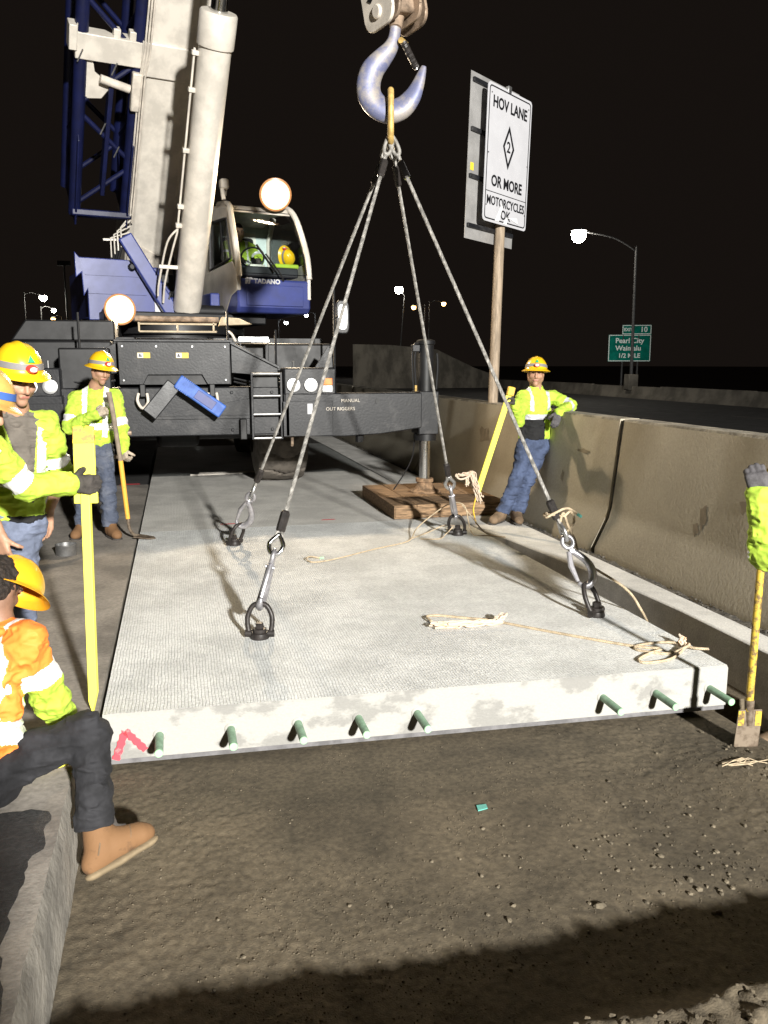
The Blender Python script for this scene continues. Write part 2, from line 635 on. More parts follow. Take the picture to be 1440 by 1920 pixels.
def sdf_mesh(name, prims, vox, mats, parent, matfn=None, noise=None, planes=()):
    """Surface nets over a smooth union of tapered limbs: one continuous skin."""
    lo = np.min([prim_box(p)[0] for p in prims if not p['sub']], 0) - 3 * vox
    hi = np.max([prim_box(p)[1] for p in prims if not p['sub']], 0) + 3 * vox
    n = np.ceil((hi - lo) / vox).astype(int) + 1
    ax = [lo[i] + vox * np.arange(n[i]) for i in range(3)]
    D = np.full(tuple(n), .08)
    for p in prims:
        b0, b1 = prim_box(p)
        mg = .05 + p['k']
        i0 = np.clip(((b0 - mg - lo) / vox).astype(int), 0, n)
        i1 = np.clip(((b1 + mg - lo) / vox).astype(int) + 2, 0, n)
        if np.any(i1 <= i0):
            continue
        sl = tuple(slice(i0[q], i1[q]) for q in range(3))
        G = np.stack(np.meshgrid(*[ax[q][sl[q]] for q in range(3)], indexing='ij'), -1)
        d = prim_eval(p, G)
        cur = D[sl]
        k = p['k']
        if p['sub']:
            d = -d
            h = np.clip(.5 - .5 * (d - cur) / k, 0, 1)
            h = 1 - np.clip(.5 + .5 * (d - cur) / k, 0, 1)
            D[sl] = d * (1 - h) + cur * h + k * h * (1 - h)
        else:
            h = np.clip(.5 + .5 * (cur - d) / k, 0, 1)
            D[sl] = cur * (1 - h) + d * h - k * h * (1 - h)
    if noise or planes:
        near = np.abs(D) < .05
        idx = np.argwhere(near)
        Pn = lo + idx * vox
        if noise:
            dd = 0
            for (amp, sc, seed, *rg) in noise:
                nv = value_noise(Pn, seed, np.asarray(sc, float))
                dd = dd + amp * ((.35 - np.abs(nv)) if rg else nv)          # ridged noise makes creases
            D[near] += dd
    for (pt, nn) in planes:
        G = np.stack(np.meshgrid(*ax, indexing='ij'), -1)
        D = np.maximum(D, (G - np.asarray(pt, float)) @ unit(nn))
    s = D < 0
    c = [s[a:n[0] - 1 + a, b:n[1] - 1 + b, e:n[2] - 1 + e] for a in (0, 1) for b in (0, 1) for e in (0, 1)]
    cnt = sum(q.astype(np.int8) for q in c)
    act = (cnt > 0) & (cnt < 8)
    ids = np.argwhere(act)
    m = len(ids)
    index = -np.ones(act.shape, int)
    index[act] = np.arange(m)
    acc = np.zeros((m, 3))
    num = np.zeros(m)
    cor = [(a, b, e) for a in (0, 1) for b in (0, 1) for e in (0, 1)]
    for i in range(8):
        for j in range(i + 1, 8):
            if sum(abs(cor[i][q] - cor[j][q]) for q in range(3)) != 1:
                continue
            A = ids + cor[i]
            B = ids + cor[j]
            da = D[A[:, 0], A[:, 1], A[:, 2]]
            db = D[B[:, 0], B[:, 1], B[:, 2]]
            x = (da < 0) != (db < 0)
            t = np.where(x, da / (da - db + 1e-12), 0)
            acc += np.where(x[:, None], np.array(cor[i]) + t[:, None] * (np.array(cor[j]) - np.array(cor[i])), 0)
            num += x
    vs = lo + (ids + acc / num[:, None]) * vox
    quads = []
    for a in range(3):
        b, e = (a + 1) % 3, (a + 2) % 3
        sh = [slice(None)] * 3
        sh2 = [slice(None)] * 3
        sh[a] = slice(0, n[a] - 1)
        sh2[a] = slice(1, n[a])
        df = s[tuple(sh)] != s[tuple(sh2)]
        E_ = np.argwhere(df)
        ok = (E_[:, b] > 0) & (E_[:, e] > 0) & (E_[:, b] < n[b] - 1) & (E_[:, e] < n[e] - 1)
        E_ = E_[ok]
        if not len(E_):
            continue
        ins = s[E_[:, 0], E_[:, 1], E_[:, 2]]
        ob = np.zeros(3, int)
        ob[b] = 1
        oe = np.zeros(3, int)
        oe[e] = 1

        def gi(X):
            return index[X[:, 0], X[:, 1], X[:, 2]]
        q = np.stack([gi(E_ - ob - oe), gi(E_ - oe), gi(E_), gi(E_ - ob)], 1)
        q[~ins] = q[~ins][:, ::-1]
        quads.append(q)
    Q = np.concatenate(quads)
    Q = Q[(Q >= 0).all(1)]
    base = ROOT[parent.name]
    me = bpy.data.meshes.new(name)
    me.vertices.add(m)
    me.vertices.foreach_set("co", (vs - base).ravel())
    me.loops.add(len(Q) * 4)
    me.loops.foreach_set("vertex_index", Q.ravel())
    me.polygons.add(len(Q))
    me.polygons.foreach_set("loop_start", np.arange(len(Q)) * 4)
    me.update(calc_edges=True)
    me.polygons.foreach_set("use_smooth", [True] * len(Q))
    for q in mats:
        me.materials.append(MATS[q])
    if matfn is not None:
        mi = matfn(vs[Q].mean(1))
        me.polygons.foreach_set("material_index", np.asarray(mi, np.int32))
    me.validate()
    me.update()
    o = bpy.data.objects.new(name, me)
    COL.objects.link(o)
    o.parent = parent
    ROOT[o.name] = base
    return o


# ------------------------------------------------------------------ ground, pavement, pit
def fbm(x, y, seed, octs):
    P = np.stack([x, y, np.zeros_like(x)], -1)
    r = 0
    for (sc, amp) in octs:
        r = r + amp * value_noise(P, seed, V3(sc, sc, 1))
        seed += 3
    return r


def heightfield(name, x0, x1, nx, y0, y1, ny, fn, mt):
    X, Y = np.meshgrid(np.linspace(x0, x1, nx), np.linspace(y0, y1, ny), indexing='ij')
    Z = fn(X, Y)
    vs = np.stack([X, Y, Z], -1).reshape(-1, 3)
    fs = [(i * ny + j, (i + 1) * ny + j, (i + 1) * ny + j + 1, i * ny + j + 1) for i in range(nx - 1) for j in range(ny - 1)]
    return MB().add(vs, fs).build(name, mt, smooth=80)


mb = MB().box((-900, -300, -2.2), (900, 1500, -2.0))
tag(mb.build('ground', 'asphalt', smooth=0), kind='structure')


def sstep(a, b, x):
    t = np.clip((x - a) / (b - a), 0, 1)
    return t * t * (3 - 2 * t)


def pit_z(X, Y):
    rough = sstep(-.25, .35, fbm(X, Y, 31, [(1.1, 1.0)])) * .8 + .2
    z = -.300 + fbm(X, Y, 5, [(1.3, .012), (4, .004)]) + rough * fbm(X, Y, 9, [(14, .0012), (34, .0030), (60, .0032)])
    z += .045 * sstep(2.1, 1.9, Y)
    z -= .20 * sstep(3.0, 3.25, X)
    z += .03 * sstep(2.2, 2.7, X) * sstep(3.9, 3.3, Y)
    return z


tag(heightfield('pit_floor', -.52, 3.60, 340, 1.55, 4.35, 250, pit_z, 'dirt'), kind='structure')
tag(MB().box((-.52, 4.2, -.9), (3.9, 60, -.335)).build('subbase', 'dirt', smooth=0), kind='structure')


def berm_z(X, Y):
    e = 1.82 + fbm(X, Y * 0, 3, [(1.2, .05), (4, .03), (11, .015)])
    cl = np.abs(fbm(X, Y, 13, [(9, .012), (22, .016), (50, .012)]))
    return -.02 + cl * 1.1 - (.30 + cl) * sstep(e - .06, e + .10, Y)


tag(heightfield('dirt_edge', -.52, 3.60, 300, .2, 2.02, 150, berm_z, 'dirt'), kind='structure')

# old pavement on the left, with the saw cut along the excavation
mb = MB()
yy = np.concatenate([[-40], np.linspace(.5, 4.6, 60), [6, 9, 12.4]])
rag = fbm(np.zeros_like(yy), yy, 21, [(3, .012), (9, .010)])
vs, fs, ms = [], [], []
for i, y in enumerate(yy):
    e = float(sstep(3.85, 4.12, y))
    rg_ = rag[i] * (1 - e)
    vs += [(-14, y, 0), (-.50 + rg_ * .5 + .052 * e, y, 0), (-.484 + rg_ * .4 + .037 * e, y, -.05), (-.462 + rg_ * .6 + .018 * e, y, -.40)]
k = 4
for i in range(len(yy) - 1):
    for q, mm in ((0, 0), (1, 1), (2, 1)):
        mb_f = (i * k + q, i * k + q + 1, (i + 1) * k + q + 1, (i + 1) * k + q)
        fs.append(mb_f)
        ms.append(mm)
mb = MB()
mb.v = [np.array(vs, float)]
mb.f = fs
mb.m = ms
mb.n = len(vs)
tag(mb.build('old_pavement', ['pavement', 'pavement_cut'], smooth=30), kind='structure')
tag(MB().box((-14, 12.42, -.4), (-.475, 90, -.006)).build('asphalt_lane', 'asphalt', smooth=0), kind='structure')

ey_ = np.linspace(.9, 3.2, 70)  # ragged dark sheet added just over the left pavement to darken it
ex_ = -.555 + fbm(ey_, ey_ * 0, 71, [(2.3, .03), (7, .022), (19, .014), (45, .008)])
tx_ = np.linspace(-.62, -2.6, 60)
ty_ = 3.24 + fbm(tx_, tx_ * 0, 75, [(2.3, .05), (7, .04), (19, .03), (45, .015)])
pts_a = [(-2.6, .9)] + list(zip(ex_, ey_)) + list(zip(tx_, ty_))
tag(MB().add([(x, y, .004) for x, y in pts_a], [tuple(range(len(pts_a)))]).build('dark_sheet', 'asphalt', smooth=0), kind='structure')

# shoulder strip beside the barrier and the dirty gutter between
mb = MB()
mb.prism([(3.40, -20), (3.63, -20), (3.63, 70), (3.075, 70), (3.075, 8.3), (3.22, 7.1), (3.37, 5.9), (3.42, 5.0)], (0, 0, 0), (1, 0, 0), (0, 1, 0), -.6, -.002)
tag(mb.build('shoulder', 'strip', bevel=.012, smooth=30), kind='structure')
tag(heightfield('gutter', 3.62, 3.86, 14, 3.0, 22, 420, lambda X, Y: -.035 + fbm(X, Y, 40, [(8, .016), (25, .012)]), 'gutter'), kind='structure')
tag(MB().box((3.6, 22, -.5), (4.4, 90, -.03)).build('gutter_far', 'gutter', smooth=0), kind='structure')

# opposite carriageway falling away to the right
mb = MB()
mb.add([(4.2, -30, .1), (30.2, -30, -.53), (30.2, 260, -.53), (4.2, 260, .1)], [(0, 1, 2, 3)])
tag(mb.build('road', 'asphalt', smooth=0), kind='structure')
mb = MB()
for k in range(14):
    for x in (11.5, 16.5, 21.5):
        z = .1 - (x - 4.2) * .63 / 26 + .006
        y = 8 + 9 * k
        mb.add([(x, y, z), (x + .12, y, z), (x + .12, y + 3, z), (x, y + 3, z)], [(0, 1, 2, 3)])
o = tag(mb.build('lane_markings', 'far_concrete', smooth=0), kind='structure')

# loose stones on the pit floor, clods on the near edge
ico = []
_t = (1 + 5 ** .5) / 2
ICO_V = np.array([unit(v) for v in [(-1, _t, 0), (1, _t, 0), (-1, -_t, 0), (1, -_t, 0), (0, -1, _t), (0, 1, _t), (0, -1, -_t), (0, 1, -_t), (_t, 0, -1), (_t, 0, 1), (-_t, 0, -1), (-_t, 0, 1)]])
ICO_F = [(0, 11, 5), (0, 5, 1), (0, 1, 7), (0, 7, 10), (0, 10, 11), (1, 5, 9), (5, 11, 4), (11, 10, 2), (10, 7, 6), (7, 1, 8), (3, 9, 4), (3, 4, 2), (3, 2, 6), (3, 6, 8), (3, 8, 9), (4, 9, 5), (2, 4, 11), (6, 2, 10), (8, 6, 7), (9, 8, 1)]


def stones(name, pts, zfn, mt):
    mb = MB()
    Z_ = zfn(np.array([p[0] for p in pts]), np.array([p[1] for p in pts]))
    for (x, y, s), z in zip(pts, Z_):
        sc = s * RNG.uniform(.6, 1.2, 3) * V3(1, 1, .75)
        vv = ICO_V * RNG.uniform(.78, 1.15, (12, 1)) * sc
        a = RNG.uniform(0, 6.28)
        c, q = math.cos(a), math.sin(a)
        vv = vv @ np.array([[c, q, 0], [-q, c, 0], [0, 0, 1]])
        mb.add(vv + V3(x, y, z + s * .25), ICO_F)
    return tag(mb.build(name, mt, smooth=0), kind='stuff')


pts = []
for cx, cy, sx, sy, n, s0, s1 in [(1.9, 2.75, .45, .22, 130, .004, .013), (1.45, 3.0, .5, .25, 120, .004, .010), (2.0, 2.5, .25, .08, 26, .008, .017),
                                  (.9, 2.62, .5, .15, 60, .004, .013), (1.1, 2.95, .9, .4, 160, .003, .008), (.2, 2.6, .4, .2, 40, .004, .012),
                                  (2.75, 3.35, .12, .15, 50, .004, .015), (1.8, 3.6, .9, .25, 90, .003, .008), (.3, 3.2, .4, .4, 70, .003, .008)]:
    for _ in range(n):
        x, y = RNG.normal(cx, sx), RNG.normal(cy, sy)
        if -.42 < x < 3.0 and 2.0 < y < 4.0 and RNG.random() < (.55 if x > 1.5 else .22):
            pts.append((x, y, RNG.uniform(s0, s1) * (1.0 if RNG.random() > .04 else 1.5)))
gx = RNG.uniform(-.42, 3.0, 15000)
gy = RNG.uniform(2.1, 4.0, 15000)
keep = fbm(gx, gy, 91, [(1.4, .6), (4, .5)]) + RNG.normal(0, .30, 15000) > .12
grit = [(x, y, s) for x, y, s in zip(gx[keep], gy[keep], RNG.uniform(.0018, .0045, 15000)[keep])]
tag(stones('grit', grit, pit_z, 'dirt'), 'fine gritty crumbs pressed into the dug pit floor', 'grit')
tag(stones('gravel', pts, pit_z, 'stone'), 'loose gravel and small stones on the dug pit floor', 'gravel')
pts = [(RNG.uniform(.3, 3.4), RNG.uniform(1.35, 1.84), RNG.uniform(.004, .013)) for _ in range(700)]
tag(stones('dirt_clods', pts, berm_z, 'dirt'), 'crumbled dirt clods along the near rim of the pit', 'clods')
pts = [(RNG.uniform(3.63, 3.84), RNG.uniform(3.2, 12), RNG.uniform(.004, .014)) for _ in range(700)]
tag(stones('gutter_gravel', pts, lambda x, y: -.03 + 0 * x, 'gutter'), 'dark grit lying in the gutter below the barrier', 'grit')

# small litter
mb = MB()
mb.add([(x, y, float(pit_z(np.array([x]), np.array([y]))[0]) + dz) for dz in (.002, .007) for x, y in ((1.262, 3.29), (1.312, 3.30), (1.318, 3.335), (1.27, 3.335))],
       [(3, 2, 1, 0), (4, 5, 6, 7), (0, 1, 5, 4), (1, 2, 6, 5), (2, 3, 7, 6), (3, 0, 4, 7)])
tag(mb.build('plastic_scrap', 'teal', smooth=0), 'small teal plastic scrap lying on the dirt', 'scrap')
mb = MB()
for k in range(9):
    a = V3(2.56 + .16 * random.random(), 3.33 + .05 * random.random(), -.262)
    mb.tube([a, a + V3(.07 + .05 * random.random(), random.uniform(-.03, .04), .012), a + V3(.15, random.uniform(-.05, .06), .004)], .0022, 5)
tag(mb.build('dry_twigs', 'rope', smooth=60), 'dry pale twigs on the dirt near the spade', 'twigs')
mb = MB()
c = V3(-1.04, 7.9, 0)
mb.lathe([(.088, 0), (.092, .01), (.092, .085), (.096, .09), (.096, .10), (.082, .10), (.080, .02)], c, (0, 0, 1), 28)
tag(mb.build('metal_can', 'galv', smooth=40), 'short round metal can on the old pavement behind the workers', 'can')
mb = MB()
mb.tube(catmull([(-1.10, 3.42, .006), (-.8, 3.47, .02), (-.62, 3.53, .012), (-.475, 3.60, .012), (-.45, 3.615, -.02)], 6), .008, 6, flat=.5)
tag(mb.build('measuring_tape', 'bar_yellow', smooth=60), 'yellow tape stretched under the sitting worker\'s knee', 'tape')

# unseen box added behind the camera to throw shade on the left pavement
bx = thing('shade_box', (-.8, -2.7, 0), 'unseen dark box added behind the near end of the pit to cast shade', 'shade_box')
MB().box((-1.9, -3.4, .12), (.60, -2.0, 2.10)).build('body', 'steel_dark', bx, bevel=.03)
MB().box((-1.95, -3.45, 2.10), (.63, -1.97, 2.20)).build('lid', 'steel_dark', bx, bevel=.03)
for x in (-1.8, .1):
    MB().box((x, -3.4, -.02), (x + .15, -2.0, .12)).build('skid', 'black', bx)
tag(MB().box((-6, -12, -.5), (6, .22, -.02)).build('near_ground', 'dirt', smooth=0), kind='structure')

# ------------------------------------------------------------------ slabs
def slab(x0, x1, yl, yr, y1, z0, z1, label, top, loc, skew_top=0.):
    t = thing('concrete_slab', loc, label, 'slab')
    mb = MB()
    n = 60
    # near face with slightly chipped arris
    vs, fs, ms = [], [], []
    for i in range(n + 1):
        a = i / n
        x = x0 + (x1 - x0) * a
        y = yl + (yr - yl) * a
        ch = .008 + .006 * abs(math.sin(i * 1.7) * math.cos(i * .37))
        vs += [(x, y1, z1), (x, y + ch, z1), (x, y, z1 - ch), (x, y, z0 + .03), (x, y + .012, z0 + .026), (x, y + .012, z0), (x, y1, z0)]
    k = 7
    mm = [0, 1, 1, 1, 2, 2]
    for i in range(n):
        for q in range(6):
            fs.append((i * k + q, i * k + q + 1, (i + 1) * k + q + 1, (i + 1) * k + q))
            ms.append(mm[q])
        fs.append((i * k, (i + 1) * k, (i + 1) * k + 6, i * k + 6))
        ms.append(1)
    fs.append(tuple(range(k))[::-1])
    ms.append(1)
    fs.append(tuple(n * k + q for q in range(k)))
    ms.append(1)
    mb.v = [np.array(vs, float)]
    mb.f = fs
    mb.m = ms
    mb.n = len(vs)
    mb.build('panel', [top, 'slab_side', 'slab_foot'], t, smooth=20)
    return t


new = slab(-.425, 3.04, 4.10, 3.955, 8.80, -.270, 0.0, 'pale precast slab being lowered, green dowels along its near face', 'slab_top', (1.3, 6.4, -.27))
slab(-.425, 3.06, 8.815, 8.815, 13.25, -.30, -.006, 'laid pale slab carrying the timber mat and the crane\'s front wheel', 'slab_top_old', (1.3, 11, -.3))
slab(-.425, 3.06, 13.27, 13.27, 18.2, -.30, -.008, 'dark wet slab under the crane', 'slab_top_wet', (1.3, 15.5, -.3))
# dowel bars
DX = [(-.155, 3.78), (.20, 3.78), (.545, 3.78), (.865, 3.78), (1.185, 3.77), (2.26, 3.75), (2.585, 3.735), (2.925, 3.72)]
for i, (x, y) in enumerate(DX):
    yf = 4.10 - (x + .425) / 3.465 * .145
    d = MB()
    d.tube([(x, yf + .02, -.128), (x, yf - .205, -.130)], .021, 18)
    o = d.build('dowel', 'dowel_green', new, smooth=40)
    MB().lathe([(.0205, 0), (.019, .003), (.001, .0035)], (x, yf - .205, -.130), (0, -1, 0), 18).build('dowel_end', 'dowel_end', o, smooth=40)
    MB().lathe([(.034, 0), (.031, .004), (.024, .008), (.0212, .008)], (x, yf + .001, -.128), (0, -1, 0), 18).build('grout_collar', 'slab_side', o, smooth=40)
# sprayed red mark: an inverted V on the near face, and two dashes on the slabs
mb = MB()
yf = 4.085
for a, b in (((-.372, -.235), (-.318, -.085)), ((-.318, -.085), (-.225, -.195))):
    a, b = np.array(a), np.array(b)
    d = unit(np.append(b - a, 0))[:2]
    nn = np.array([-d[1], d[0]])
    n = 12
    L_, R_ = [], []
    for i in range(n + 1):
        p = a + (b - a) * i / n
        w = .016 + .004 * math.sin(i * 2.1) + .003 * random.random()
        L_.append(p + nn * w)
        R_.append(p - nn * w)
    vs = [(p[0], yf - .004 - (p[0] + .34) * .042, p[1]) for p in L_ + R_]
    fs = [(i, i + 1, n + 2 + i, n + 1 + i) for i in range(n)]
    mb.add(vs, fs)
mb.build('spray_mark', 'spray_red', new, smooth=0)
for i, (x, y) in enumerate([(.49, 9.06), (1.60, 9.05)]):
    m_ = MB().add([(x - .09, y - .02, -.002), (x + .09, y - .01, -.002), (x + .07, y + .025, -.002), (x - .06, y + .02, -.002)], [(0, 1, 2, 3)])
    tag(m_.build('paint_dash', 'spray_red', smooth=0), 'faint red paint dash on the laid slab, ' + ('nearer the far left lifting ring' if i == 0 else 'between the two far lifting rings'), 'paint mark')
m_ = MB().add([(-.86, 12.40, .003), (-.56, 12.42, .003), (-.58, 12.50, .003), (-.80, 12.52, .003)], [(0, 1, 2, 3)])
tag(m_.build('paint_dash', 'spray_red', smooth=0), 'red paint dash on the old pavement beside the laid slab', 'paint mark')
# bright foam sticks at the wet slab's edge
for i, (a, b) in enumerate([((.16, 13.30), (.98, 13.36)), ((.30, 13.46), (1.30, 13.47))]):
    m_ = MB().bar(V3(*a, .004), V3(*b, .004), .05, .024)
    tag(m_.build('white_lath', 'white_paint', smooth=0), ('shorter nearer' if i == 0 else 'longer farther') + ' white lath lying at the edge of the dark wet slab', 'lath')

# ------------------------------------------------------------------ median barrier
PROF = [(3.755, -.06), (3.762, .02), (3.90, .30), (3.925, .40), (4.00, 1.20), (4.012, 1.22), (4.20, 1.22), (4.215, 1.20), (4.32, .40), (4.45, .22), (4.47, -.06)]
seg = [(-2.4, 6.915, 'tan concrete barrier nearest on the right, with patched spots'), (6.985, 13.0, 'tan concrete barrier that the leaning worker rests his elbow on'),
       (13.06, 19.1, 'concrete barrier just past the outrigger jack'), (19.16, 25.2, 'shaded concrete barrier behind the outrigger beam'), (25.26, 60, 'farthest dim concrete barrier run along the median')]
for (a, b, lab) in seg:
    t = thing('concrete_barrier', (4.1, (a + b) / 2, 0), lab, 'barrier', 'median barrier segments')
    ny = 26
    mb = MB()
    vs, fs, ms = [], [], []
    k = len(PROF)
    for i in range(ny + 1):
        y = a + (b - a) * i / ny
        for j, (x, z) in enumerate(PROF):
            w = .004 * math.sin(i * 1.3 + j) + (.006 * math.sin(i * 2.9 + j * 2) if j in (4, 5) else 0)
            vs.append((x + w, y, z))
    for i in range(ny):
        for j in range(k - 1):
            fs.append((i * k + j, i * k + j + 1, (i + 1) * k + j + 1, (i + 1) * k + j))
            ms.append(1 if j in (4, 5, 6) else 0)
    fs.append(tuple(range(k))[::-1])
    fs.append(tuple(ny * k + j for j in range(k)))
    ms += [0, 0]
    mb.v = [np.array(vs, float)]
    mb.f = [f[::-1] for f in fs]
    mb.m = ms
    mb.n = len(vs)
    mb.build('body', ['barrier', 'barrier_top'], t, smooth=25)
    if a < 7:
        spots = [(5.55, .55, .045, .09), (5.62, .44, .04, .05), (5.1, .70, .05, .05), (4.75, .42, .04, .03)] if a < 0 else [(8.0, .56, .03, .06), (7.6, .86, .12, .02), (10.4, .8, .2, .1)]
        for (y, z, w, hh) in spots:
            x = 3.925 + (z - .40) * .075 / .8 if z > .4 else 3.90
            pl = []
            for q in range(12):
                an = 2 * math.pi * q / 12
                rr = 1 + .3 * math.sin(q * 2.3 + y)
                pl.append((x - .0045 + hh * math.sin(an) * rr * .094, y + w * math.cos(an) * rr, z + hh * math.sin(an) * rr))
            MB().add(pl, [tuple(range(12))]).build('mortar_patch', 'patch', t, smooth=0)
    if a > 6 and a < 7:
        MB().prism([(x + .022 * (1 if x < 4.1 else -1), z - .012) for x, z in PROF[1:-1]], (0, 6.99, 0), (1, 0, 0), (0, 0, 1), 0, .08).build('joint_filler', 'gutter', t, smooth=0)
# far barrier across the road, wall beyond, lamp posts, exit sign
for k in range(11):
    y0 = 29.5 + k * 9.0
    t = MB()
    yb = y0 + 8.97
    jig = .03 * math.sin(k * 2.3)
    pr = [(29.6, -.56), (29.62, -.42), (29.82, -.2), (29.9, .29 + jig), (30.1, .29 + jig), (30.3, -.56)]
    t.prism([(x, z) for x, z in pr], (0, y0, 0), (1, 0, 0), (0, 0, 1), -8.97, 0)
    o = t.build('concrete_barrier', 'far_concrete', loc=None)
    tag(o, ['far side barrier segment, %s from the right edge of the picture' % w for w in
            ('first', 'second', 'third', 'fourth', 'fifth', 'sixth', 'seventh', 'eighth', 'ninth', 'tenth', 'eleventh')][k], 'barrier', 'barrier across the far lanes')


def lamppost(base, top, head, label, lit='lamp_street', r=.12, power=0, name='street_lamp', hr=.35):
    base, top, head = V3(*base), V3(*top), V3(*head)
    t = thing(name, tuple(base), label, 'street lamp')
    MB().tube([base, top], [r, r * .6], 10).build('pole', 'pole_grey', t)
    MB().box(base - V3(.35, .35, .3), base + V3(.35, .35, .75)).build('plinth', 'far_concrete', t, bevel=.05)
    arm = catmull([top - V3(0, 0, .3), top + (head - top) * .4 + V3(0, 0, .15), head], 6)
    MB().tube(arm, r * .4, 8).build('arm', 'pole_grey', t)
    h = MB()
    d = unit((head - top) * V3(1, 1, 0))
    h.lathe([(.02, .20), (hr * .7, .14), (hr, .03), (hr, 0)], head, (0, 0, 1), 20)
    o = h.build('lamp_head', 'pole_grey', t)
    MB().lathe([(hr * .80, 0), (hr * .92, -.16 * hr / .5), (hr * .85, -.45 * hr / .5), (hr * .5, -.66 * hr / .5), (.02, -.72 * hr / .5)], head, (0, 0, 1), 20).build('lens', lit, o, smooth=60)
    return t


lamppost((30, 51.2, .3), (30, 51.4, 9.4), (26, 51.8, 10.3), 'tall street lamp with a bright white lens right of the lane sign', hr=.52)
lamppost((32.0, 120, -.3), (32.9, 120, 11.6), (32.05, 120, 12.7), 'distant white street lamp between the sling ropes and the lane sign', hr=.62)
lamppost((36.3, 121, -.3), (36.3, 121, 10.4), (34.3, 120, 10.1), 'distant orange street lamp beside the jack rope, lower of the two', 'lamp_orange', hr=.36)
lamppost((36.6, 120, -.3), (36.7, 120, 10.8), (38.9, 120, 10.7), 'distant orange street lamp left of the lane sign post', 'lamp_orange', hr=.36)
lamppost((-19.0, 120, -.3), (-18.8, 120, 11.0), (-16.5, 120, 10.6), 'distant white street lamp at the left edge, highest of three', hr=.5)
lamppost((-17.2, 121, -.3), (-17.0, 121, 9.3), (-15.4, 121, 8.95), 'distant white street lamp at the left edge, middle of three', hr=.30)
lamppost((-14.2, 119, -.3), (-14.2, 119, 8.0), (-15.3, 119, 7.7), 'distant orange street lamp at the left edge, lowest of three', 'lamp_orange', hr=.30)
lamppost((14.3, 119, -.3), (14.3, 119, 7.9), (15.4, 119, 7.6), 'small distant lamp just below the operator cab, left one', 'lamp_white', hr=.28)
lamppost((19.9, 121, -.3), (19.9, 121, 9.0), (18.6, 121, 8.7), 'small distant lamp right of the operator cab floor', 'lamp_white', hr=.26)
t = thing('light_mast', (-13.2, 118, 0), 'unlit mast with a small head standing beyond the crane at left', 'mast')
MB().tube([(-13.4, 118, 0), (-13.4, 118, 14.6)], [.16, .10], 8).build('pole', 'pole_grey', t)
MB().box((-14.2, 117.8, 14.3), (-12.6, 118.2, 14.9)).build('head', 'pole_grey', t)

# retaining wall far behind the jack
pr = [(13, 62, 3.2), (17, 66, 3.25), (22, 70, 3.0), (27, 74, 1.4), (31, 78, .55)]
mb = MB()
vs = []
for (x, y, z) in pr:
    vs += [(x, y, -1.5), (x, y, z), (x + .6, y + 1.4, z), (x + .6, y + 1.4, -1.5)]
fs = []
for i in range(len(pr) - 1):
    for q in range(3):
        fs.append((i * 4 + q, (i + 1) * 4 + q, (i + 1) * 4 + q + 1, i * 4 + q + 1))
mb.add(vs, fs)
tag(mb.build('retaining_wall', 'far_concrete', smooth=0), 'dim sloping concrete wall beyond the far lanes behind the jack', 'wall')
# green exit sign
def exit_sign():
    c = V3(38.3, 65.9, 3.1)
    ww = 76.5 / 1553 * 72.5
    nrm = unit(V3(-30, -66 - 10, 3.0))                 # faces the oncoming lanes
    U = unit(np.cross(V3(0, 0, 1), nrm))
    if U[0] < 0:
        U = -U
    W = unit(np.cross(nrm, U))
    if W[2] < 0:
        W = -W
    D = np.cross(U, W)
    t = thing('exit_sign', (c[0], c[1], -.5), 'green and white highway exit sign beyond the far barrier', 'sign')
    hh = 2.28
    ax = (U, W, D)
    pan = MB().box((-ww / 2, -hh / 2, -.03), (ww / 2, hh / 2, 0), 0, ax, c).build('panel', 'sign_green', t)
    tab = MB().box((-ww / 2 + 1.12, hh / 2 + .02, -.03), (ww / 2, hh / 2 + .83, 0), 0, ax, c).build('exit_tab', 'sign_green', t)

    def border(x0, y0, x1, y1, par):
        b = MB()
        for (p, q) in (((x0, y0), (x1, y0)), ((x1, y0), (x1, y1)), ((x1, y1), (x0, y1)), ((x0, y1), (x0, y0))):
            b.bar(c + U * p[0] + W * p[1] + D * .008, c + U * q[0] + W * q[1] + D * .008, .06, .012, 0, D)
        b.build('border', 'sign_letter', par, smooth=0)
    border(-ww / 2 + .05, -hh / 2 + .05, ww / 2 - .05, hh / 2 - .05, pan)
    border(-ww / 2 + 1.17, hh / 2 + .07, ww / 2 - .05, hh / 2 + .78, tab)
    text('lettering', 'Pearl City', .60, c + W * .62 + D * .01, U, W, 'sign_letter', pan, bold=.012)
    text('lettering', 'Waimalu', .60, c + W * -.02 - U * .1 + D * .01, U, W, 'sign_letter', pan, bold=.012)
    text('lettering', '1/2 MILE', .52, c + W * -.66 + D * .01, U, W, 'sign_letter', pan, bold=.012)
    text('lettering', 'EXIT', .36, c + W * (hh / 2 + .42) - U * .15 + D * .01, U, W, 'sign_letter', tab, bold=.01)
    text('lettering', '10', .62, c + W * (hh / 2 + .42) + U * 1.15 + D * .01, U, W, 'sign_letter', tab, bold=.012)
    for s_ in (-.55, .75):
        b = c + U * s_ - D * .1
        MB().tube([(b[0], b[1], -1.2), (b[0], b[1], c[2] + 1.1)], .09, 8).build('post', 'pole_grey', t)


exit_sign()


